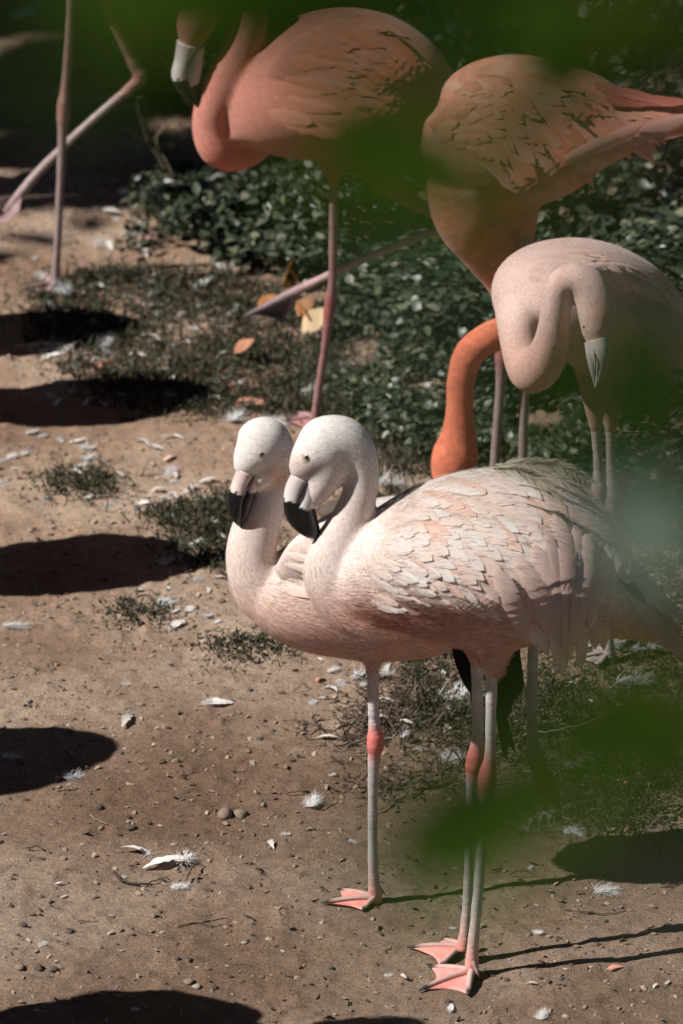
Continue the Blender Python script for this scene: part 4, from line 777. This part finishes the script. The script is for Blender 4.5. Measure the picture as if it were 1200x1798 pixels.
def vane_mesh(seed, curl=.25, col=(.80, .77, .75), down=True, wd=.17):
    mb = MB(); st = 12; t = np.linspace(0, 1, st); wv = np.interp(t, [0, .12, .4, .75, 1], [.03, .8, 1, .7, .03])*wd; y0 = curl*(t-.5)**2*.6; z = .03+.10*np.sin(math.pi*t)*abs(curl)*2
    jl = 1+.2*rng.normal(0, 1, st); jr = 1+.2*rng.normal(0, 1, st)
    V = np.stack([np.stack([t-.5, y0-wv*jl, z+.05*wv/wd], 1), np.stack([t-.5, y0, z], 1), np.stack([t-.5, y0+wv*jr, z+.07*wv/wd], 1)], 1).reshape(-1, 3)
    mb.add(V, [(q*3+j, q*3+j+1, q*3+4+j, q*3+3+j) for q in range(st-1) for j in range(2)], col)
    c = np.stack([np.linspace(-.62, .45, 8), np.interp(np.linspace(-.62, .45, 8), t-.5, y0), .04+.1*np.sin(math.pi*np.linspace(0, 1, 8))*abs(curl)*2], 1); v, f = tube(c, np.linspace(.014, .005, 8), None, 5, (0, 0, 1)); mb.add(v, f, (.7, .66, .6))
    if down:
        for _ in range(60):
            a = math.pi+random.gauss(0, 1.1); e = abs(random.gauss(.5, .4)); barbs(mb, np.array([-.36+random.uniform(-.1, .1), y0[1], .05]), [np.array([math.cos(a)*math.cos(e), math.sin(a)*math.cos(e), math.sin(e)])], [random.uniform(.15, .38)], .008, (.72, .71, .70))
    return mb.mesh('vane_feather', 'litter')
def quill_mesh(seed):
    mb = MB(); x = np.linspace(-.5, .5, 14); c = np.stack([x, .05*np.sin(2*x), .05+.04*np.cos(3*x)], 1); v, f = tube(c, np.linspace(.014, .004, 14), None, 5, (0, 0, 1)); mb.add(v, f, (.62, .56, .45))
    for q in range(70):
        t = random.uniform(-.25, .48); sd = random.choice((-1, 1)); p = np.array([t, .05*math.sin(2*t), .05+.04*math.cos(3*t)]); barbs(mb, p, [np.array([.6, sd*1.0, random.uniform(-.05, .35)])], [random.uniform(.1, .24)], .006, (.74, .72, .69), .3)
    return mb.mesh('quill_feather', 'litter')
DOWN = [down_mesh(i_) for i_ in range(5)]; VANE = [vane_mesh(i_, (.2, -.35, .5, -.15)[i_]) for i_ in range(4)]; QUILL = [quill_mesh(0), quill_mesh(1)]
PINKF = [vane_mesh(9, .3, (.74, .33, .24), False, .2), vane_mesh(8, -.3, (.78, .52, .45), False, .22)]; FLAKE = [vane_mesh(20+i_, .5, (.60, .56, .52), False, .15) for i_ in range(3)]
def fallen(px, py, size, kind, label, group=None, rz=None, tilt=0.0):
    p = G(px, py); pool = dict(A=DOWN, B=VANE, C=FLAKE, D=QUILL, P=PINKF)[kind]; o = link('fallen_feather', random.choice(pool), None, (p[0], p[1], p[2]+.002)); s_ = size*mpp(p)
    o.scale = (s_, s_, s_*random.uniform(.7, 1.1)); o.rotation_euler = (tilt+random.gauss(0, .12), random.gauss(0, .12), random.uniform(0, 6.28) if rz is None else rz); tag(o, label, 'feather', group)
for a in [(240, 1500, 62, 'B', 'white curved feather with fluffy end, paired with another on the dirt', None, 2.8), (292, 1520, 86, 'B', 'longest white feather with fluffy base above the dark bent twig', None, 3.3), (322, 1512, 60, 'A', 'white down plume at the end of the long feather', None, 1.2),
          (314, 1560, 40, 'A', 'white down tuft between two twigs', None, 0), (550, 1412, 58, 'A', 'upright fan of white down on a dark quill', None, 1.4), (476, 1486, 36, 'C', 'small crumpled white feather on open dirt'), (78, 1660, 26, 'A', 'tiny grey down tuft alone on the dirt'), (387, 1238, 54, 'B', 'creamy curved feather beside a dark crumb pile', None, .2),
          (220, 1268, 54, 'C', 'flat pale scrap of feather pressed into the dirt'), (800, 1228, 96, 'A', 'large white down feather behind the two front legs', None, .3), (798, 1335, 64, 'A', 'curled white plume touching the pink front knee', None, 2.2), (738, 1318, 24, 'A', 'round white fluff left of the curled plume'), (1108, 1202, 84, 'A', 'wide grey down feather on the green turf', None, 0),
          (1008, 1348, 150, 'D', 'long quill feather with loose barbs on the turf', None, .9), (955, 1440, 100, 'D', 'frayed quill feather below the dangling foot', None, 3.6), (1005, 1462, 46, 'A', 'white down puff at the turf edge'), (1062, 1566, 56, 'A', 'shaded down feather inside the oval shadow', None, .1), (945, 1640, 30, 'A', 'small white fluff between the leg shadows'),
          (1082, 1703, 32, 'P', 'small pink feather on the dirt behind the feet', None, .4), (792, 1772, 32, 'B', 'little white feather just before the webbed feet', None, 1.5), (952, 1786, 38, 'A', 'white tuft on the nearest dirt', None, 1.2), (690, 1792, 46, 'B', 'white feather pair tip on the nearest dirt', None, .2), (20, 1332, 50, 'A', 'bluish down feather inside the ragged shadow', None, 0), (125, 1366, 50, 'A', 'frayed feather near the ragged shadow edge', None, .3),
          (25, 1102, 60, 'A', 'large grey down feather on the pale sand', None, 0), (290, 1062, 50, 'A', 'fluffy white feather on the little grass tuft'), (312, 1100, 48, 'B', 'white spiky feather below the little grass tuft', None, 1.0), (336, 1068, 20, 'P', 'tiny coral feather by the little grass tuft'), (298, 988, 70, 'A', 'heap of white down at the end of the rounded shadow'), (335, 962, 66, 'D', 'upright grey plume beside the heap of down', None, .8),
          (645, 1190, 90, 'A', 'white down mat under the rear flamingo belly', None, 0), (412, 735, 70, 'A', 'grey white plume curling beside the rear flamingo head', None, 1.4), (440, 716, 70, 'P', 'salmon pink feather lying on the dark grass', None, .1), (75, 615, 120, 'D', 'long pale feather on the littered grass', None, -.3), (185, 604, 56, 'A', 'bright white down ball in the littered grass'), (110, 512, 60, 'A', 'white down by the standing foot in the distance'),
          (362, 500, 66, 'B', 'white feather with upright quill on the turf before the ivy', None, 1.0), (85, 422, 44, 'A', 'white down on sand beside the standing leg'), (1058, 1138, 70, 'A', 'bright white down behind the front flamingo belly', None, 0), (1130, 1140, 66, 'A', 'bright white down beside the grey webbed foot', None, 0), (690, 855, 90, 'A', 'pale grey fluff mat behind the front flamingo neck', None, 0),
          (540, 640, 36, 'B', 'small white feather leaning before the raised leg', None, 1.4), (545, 690, 60, 'A', 'grey fluff at the foot of the standing rosy leg', None, .5), (40, 30, 60, 'A', 'white feather on the far sand', None, .4), (475, 745, 60, 'A', 'grey down behind the rear flamingo crown', None, 0), (395, 610, 50, 'D', 'shaded grey plume in the dark turf', None, 1.3), (380, 470, 60, 'B', 'bluish feather at the ivy edge', None, 2.0)]:
    fallen(*a)
ZN = [((50, 480, 430, 720), 78, 'white feather caught in the littered grass', 'feathers littering the grass', .42), ((0, 760, 400, 890), 40, 'white fluff strewn on the pale sandy strip', 'feathers on the sandy strip', .5), ((240, 880, 420, 1130), 24, 'scrap of white down among the ragged grass', 'feathers in the ragged grass', .5), ((540, 1140, 800, 1300), 26, 'small pale feather under the pale pair', 'feathers under the pale pair', .3), ((900, 1180, 1195, 1460), 30, 'thin down feather snagged on the short turf', 'feathers on the short turf', .6), ((20, 1180, 1190, 1790), 34, 'tiny white feather scrap on open dirt', 'feather scraps on open dirt', .5), ((560, 560, 900, 850), 34, 'pale feather scrap fallen among the weeds', 'feathers among the weeds', .5), ((20, 150, 250, 480), 14, 'pale feather scrap on the far sand', 'feathers on the far sand', .6), ((160, 320, 300, 450), 16, 'pinkish feather on the ground before the ivy', 'pink feathers before the ivy', .3)]
for (x0, y0, x1, y1), n_, lb, gr, pa in ZN:
    for _ in range(n_):
        u = random.random(); k = 'A' if u < pa else 'C' if u < .88 else 'P' if u < .93 else 'B'
        small = y0 > 1100 and x1 > 1100
        fallen(random.uniform(x0, x1), random.uniform(y0, y1), random.uniform(10, 22) if small else random.uniform(16, 40), k, dict(A='fluffy down tuft: ', B='curved whole feather: ', C='narrow feather scrap: ', P='pink feather: ')[k]+lb.replace('white ', '').replace('pinkish ', '').replace('pale ', ''), gr)
# ------------------------------------------------------------------ dry leaves by the rosy flamingo's foot
def dry_leaf(px, py, size, col, rz, tilt, label):
    v, f = leaf_tpl(.38, .5, -.5, 0); v = v*1.0; p = G(px, py); o = link('dry_leaf', mk_mesh('dry_leaf', v-np.array([.5, 0, 0]), f, 'litter', np.array(col)*(1+.15*rng.normal(0, 1, (len(v), 1)))), None, (p[0], p[1], p[2]+.03)); s_ = size*mpp(p); o.scale = (s_, s_, s_); o.rotation_euler = (tilt, -tilt*.5, rz)
    md = o.modifiers.new('thick', 'SOLIDIFY'); md.thickness = .02; tag(o, label, 'leaf')
dry_leaf(560, 598, 66, (.55, .40, .25), .2, .5, 'pale tan dry leaf behind the standing rosy leg')
dry_leaf(528, 590, 60, (.36, .14, .045), 2.6, .6, 'russet dry leaf under the hanging foot')
dry_leaf(535, 570, 44, (.40, .22, .11), 1.0, .3, 'curled brown dry leaf between the rosy legs')
dry_leaf(496, 505, 60, (.36, .16, .04), 1.6, 1.2, 'orange dry leaf standing upright at the ivy edge')
dry_leaf(470, 562, 40, (.34, .15, .05), .5, .4, 'small orange leaf beside the hanging toes')
dry_leaf(430, 640, 40, (.42, .20, .12), .3, .3, 'rust coloured leaf on the shaded turf')
# ------------------------------------------------------------------ bare weed stalk at the sand edge
st0 = G(310, 345); ws = link('weed_stalk', None, None, st0); tag(ws, 'spindly half bare weed with few leaves at the sand edge', 'weed')
mb = MB()
for pts in ([(310, 345), (286, 290), (262, 250), (246, 205), (240, 170)], [(286, 290), (276, 240), (300, 215)], [(310, 345), (300, 300), (280, 262), (270, 240)], [(262, 250), (240, 240), (236, 228)]):
    c = catmull([P(x, y, st0[1]+random.gauss(0, .01)) for x, y in pts], 5); v, f = tube(c, np.linspace(2.4, 1.0, len(c))*mpp(st0), None, 6); link('stem', mk_mesh('weed_stem', v-np.array(st0), f, 'wood', np.array((.20, .16, .10))), ws)
for (x, y) in [(240, 172), (236, 168), (246, 180), (250, 210), (262, 252), (290, 262), (296, 255), (236, 228), (300, 215), (282, 236), (272, 290), (292, 310)]:
    p = P(x, y, st0[1]); o = link('leaf', LEAFMESH[random.randrange(15)], ws); M = Matrix(rotmats(1, np.array([.2]))[0].tolist()).to_4x4(); M.translation = Vector(p-np.array(st0)); o.matrix_local = M @ Matrix.Scale(.02, 4)
# ------------------------------------------------------------------ overhanging branches close to the viewpoint (blurred leaves)
def big_leaf(sz_col, pale):
    t = np.linspace(0, 1, 9); wv = np.sin(math.pi*np.clip(t, 0, 1)**.8)**.9*.30; z = -.12*t*t
    V = np.stack([np.stack([t, -wv, z+.05], 1), np.stack([t, -wv*.5, z+.015], 1), np.stack([t, 0*t, z], 1), np.stack([t, wv*.5, z+.015], 1), np.stack([t, wv, z+.05], 1)], 1).reshape(-1, 3)-np.array([.5, 0, 0])
    F = [(q*5+j, q*5+j+1, q*5+6+j, q*5+5+j) for q in range(8) for j in range(4)]; return mk_mesh('shrub_leaf', V, F, 'shrub_leaf', np.array(sz_col))
BL = [big_leaf((.060, .150, .010), 0), big_leaf((.075, .170, .012), 0), big_leaf((.040, .110, .010), 0), big_leaf((.12, .20, .016), 0), big_leaf((.085, .17, .012), 0)]
PALE = big_leaf((.045, .085, .045), 1)
def branch(stem_px, dist, leaves, label):
    """leaves: px, py, length px, angle deg in view, yaw, pitch, pale?, extra distance"""
    base = at(*stem_px[0], dist); root = link('leafy_branch', None, None, base); tag(root, label, 'branch', 'overhanging branches close to the viewpoint')
    c = catmull([at(x, y, dist+dz) for x, y, dz in [(q[0], q[1], .02*i_) for i_, q in enumerate(stem_px)]], 6); v, f = tube(c, np.linspace(.0022, .0008, len(c)), None, 6); link('stem', mk_mesh('branch_stem', v-base, f, 'wood', np.array((.06, .05, .03))), root)
    for (x, y, L, ang, yaw, pit, pale, dz) in leaves:
        d = dist+dz; p = at(x, y, d)
        view = Matrix(((1, 0, 0), tuple(cU), tuple(-cF))).transposed()         # columns: right, up, towards viewpoint
        if pale:
            h = (SUNV.normalized()+Vector(-ray(x, y)).normalized()).normalized(); ex = (Vector((1, 0, 0))-h*h.x).normalized(); ey = h.cross(ex); view = Matrix((ex, ey, h)).transposed()
        M = view @ Matrix.Rotation(R(yaw), 3, 'Y') @ Matrix.Rotation(R(pit), 3, 'X') @ Matrix.Rotation(R(-ang), 3, 'Z')
        o = link('leaf', PALE if pale else random.choice(BL), root); M4 = M.to_4x4(); M4.translation = Vector(p-base); o.matrix_local = M4 @ Matrix.Scale((1.4 if pale else 1.36)*L*d/FPX, 4)
D = 1.12
branch([(120, -500), (220, -120), (330, 20), (500, -20)], D, [(320, -25, 420, 6, 35, 0, 0, 0), (480, -45, 430, -8, 30, 10, 0, .05), (265, 5, 260, 14, 40, 0, 0, -.1), (120, 80, 200, 5, 40, 10, 0, -.35), (590, -40, 300, 24, 40, 0, 0, .05), (400, -95, 460, 0, 30, 0, 0, .1), (640, -40, 300, 10, 30, 0, 0, 0), (200, 80, 150, 10, 40, 0, 0, -.36)], 'blurred dark green leaves across the far flamingo heads')
branch([(900, -500), (960, -150), (960, 40), (1100, 40)], D, [(940, 110, 300, 66, 35, 0, 0, 0), (1020, 80, 380, -14, 35, 0, 0, 0), (1140, 40, 320, -12, 30, 0, 0, -.05), (950, 190, 150, 80, 30, 0, 0, .1), (880, 60, 200, 30, 40, 0, 0, -.3), (1080, 140, 160, 10, 40, 0, 0, -.42)], 'blurred green leaves above the coral flamingo back')
branch([(1500, 60), (1150, 240), (900, 320), (650, 260)], D, [(700, 275, 380, 14, 20, 0, 0, 0), (820, 320, 300, 18, 35, 0, 0, 0), (620, 235, 170, 30, 40, 0, 0, -.42), (930, 345, 180, 15, 40, 0, 0, -.36), (840, 430, 110, 50, 40, 0, 0, -.5), (690, 320, 250, 10, 40, 0, 0, -.3)], 'blurred green leaves between the rosy and coral flamingos')
branch([(1600, 500), (1350, 600), (1150, 640), (900, 760)], D, [(1140, 650, 300, 34, 30, 0, 0, 0), (1090, 720, 280, -20, 35, 0, 0, -.1), (1190, 720, 260, 60, 30, 0, 0, .05), (890, 775, 220, -12, 30, 0, 0, -.42), (980, 745, 160, 10, 30, 0, 0, -.5), (1140, 560, 90, 10, 20, 0, 1, -.62), (690, 590, 120, 60, 12, 0, 1, -.36), (760, 500, 120, 40, 30, 0, 0, -.55), (1190, 600, 200, 70, 30, 0, 0, -.2)], 'blurred leaf spray over the curled-neck flamingo')
branch([(1600, 800), (1350, 880), (1140, 920)], D, [(1145, 920, 200, 8, 0, 0, 1, .35), (1165, 965, 170, -10, 3, 0, 1, .3)], 'blurred pale mint leaf beside the front flamingo tail')
branch([(1600, 1150), (1350, 1230), (1100, 1290)], D, [(1120, 1275, 360, -4, 20, 0, 0, 0), (1180, 1310, 300, 50, 20, 0, 0, .05), (1050, 1250, 200, 30, 30, 0, 0, -.1), (1160, 1340, 320, 20, 35, 0, 0, -.1), (1050, 1335, 220, -24, 35, 0, 0, -.4), (1190, 1235, 240, 40, 35, 0, 0, 0), (1120, 1400, 160, 10, 40, 0, 0, -.35)], 'blurred dark leaves over the green turf')
branch([(1500, 1700), (1150, 1560), (900, 1440), (740, 1480)], D, [(850, 1435, 380, -22, 15, 0, 0, 0), (785, 1470, 290, -14, 20, 0, 0, -.05), (890, 1440, 260, 20, 15, 0, 0, .05), (890, 1420, 180, 50, 30, 0, 0, -.1), (715, 1590, 150, 70, 30, 0, 0, -.5), (1180, 1690, 110, 20, 8, 0, 1, -.36), (500, 1720, 80, -10, 14, 0, 1, -.65), (715, 1500, 190, -30, 30, 0, 0, 0), (760, 1530, 150, 10, 30, 0, 0, -1)], 'blurred green leaves across the front flamingo shins')
# ------------------------------------------------------------------ unseen trees and bushes added to block sky light and deepen the shadows
TV = np.array([(0, 0, 0), (.35, -.3, .06), (.45, 0, 0), (.35, .3, .06), (1, 0, -.12), (.75, -.2, .0), (.75, .2, .0)]); TF = np.array([(0, 1, 2, 3), (2, 1, 5, 4), (2, 4, 6, 3)])
def tree(x, y, h, rad, zlo, lean, label, seed, nl=11000, lsz=(.34, .60)):
    r_ = np.random.default_rng(seed); root = link('light_blocking_tree', None, None, (x, y, -.02)); tag(root, label, 'tree', 'unseen trees added to block sky and sun')
    cen = np.array([lean[0], lean[1], (h+zlo)/2]); mb = MB()
    tr = catmull([(0, 0, 0), (lean[0]*.1, lean[1]*.1, zlo*.7), (lean[0]*.45, lean[1]*.45, (zlo+h)/2), (lean[0]*.8, lean[1]*.8, h*.93)], 5); v, f = tube(tr, np.linspace(.22, .03, len(tr)), None, 10, (.1, 1, 0)); mb.add(v, f, (.09, .07, .05))
    tips = []
    for i_ in range(11):
        a = r_.random()*6.28; q = tr[r_.integers(6, len(tr)-2)]; e = cen+np.array([math.cos(a)*rad*.75, math.sin(a)*rad*.75, r_.uniform(-.3, .35)*(h-zlo)]); v, f = tube(catmull([q, (q+e)/2+np.array([0, 0, .3]), e], 4), np.linspace(.07, .015, 9), None, 7, (.1, .2, 1)); mb.add(v, f, (.09, .07, .05)); tips.append(e)
    link('trunk', mb.mesh('tree_trunk', 'wood'), root)
    cl = r_.normal(0, 1, (70, 3)); cl /= np.linalg.norm(cl, axis=1)[:, None]; cl = cen+cl*np.array([rad, rad, (h-zlo)/2])*r_.random((70, 1))**.45
    p = cl[r_.integers(0, 70, nl)]+r_.normal(0, .42, (nl, 3)); V, F = batch(TV, TF, p, rotmats(nl, r_.normal(-.2, .5, nl)), r_.uniform(lsz[0], lsz[1], nl))
    tag(link('crown', mk_mesh('tree_crown', V, F, 'grass', np.repeat(np.array([(.04, .07, .02), (.055, .085, .025), (.03, .055, .018)])[r_.integers(0, 3, nl)]*.6, len(TV), 0)), root), kind='stuff')
tree(3.2, 10.5, 9.5, 3.0, 5.2, (-3.4, -.4), 'leaning tree added to block sky above the flamingo enclosure', 7, 14000)
tree(2.6, 15.5, 10.0, 3.0, 5.0, (-3.4, -1.2), 'tall leaning tree added behind the ivy hedge to block sky', 8, 14000)
tree(3.4, 6.0, 9.5, 2.8, 5.6, (-3.2, .2), 'leaning tree added to block sky over the near dirt', 9, 14000)
tree(4.2, 9.0, 9.0, 3.4, 3.6, (-1.2, 0.4), 'spreading tree added beyond the right edge to block sky', 1)
tree(3.5, 14.5, 8.5, 3.4, 3.4, (-.8, .3), 'broad tree added behind the ivy hedge to block sky', 2)
tree(-1.5, 18.0, 8.5, 3.6, 1.4, (0, 0), 'tall tree added at the far end of the sand to block sky', 3)
tree(5.2, 1.0, 8.5, 2.8, 3.6, (-.6, .2), 'leafy tree added beside the viewpoint to block sky', 4)
tree(-8.5, 15.5, 6.5, 3.0, 1.0, (0, 0), 'low dense tree added beyond the far left of the sand to block sky', 5)
tree(-6.6, 8.5, 3.6, 1.7, .3, (0, 0), 'dense rounded bush added beyond the left edge of the sand to block sky', 10)
tree(-6.8, 12.0, 3.8, 1.8, .3, (0, 0), 'dense broad bush added by the far left sand to block sky', 11)
tree(-6.2, 5.0, 3.4, 1.7, .3, (0, 0), 'dense bush added left of the viewpoint to block sky', 12)
tree(0.5, -7.5, 7.5, 2.6, 1.0, (0, 0), 'leafy tree added right behind the viewpoint to block sky', 13)
tree(-7.6, 12.6, 7.6, 2.1, 4.8, (1.7, -.2), 'unseen leafy tree added to dapple the far ivy and sand', 21, 2600, (.16, .32))  # unseen crown put in the sun's path to shade the far ground
tree(-6.5, -1.5, 5.5, 2.6, .8, (0, 0), 'low bushy tree added behind the viewpoint to block sky', 6)
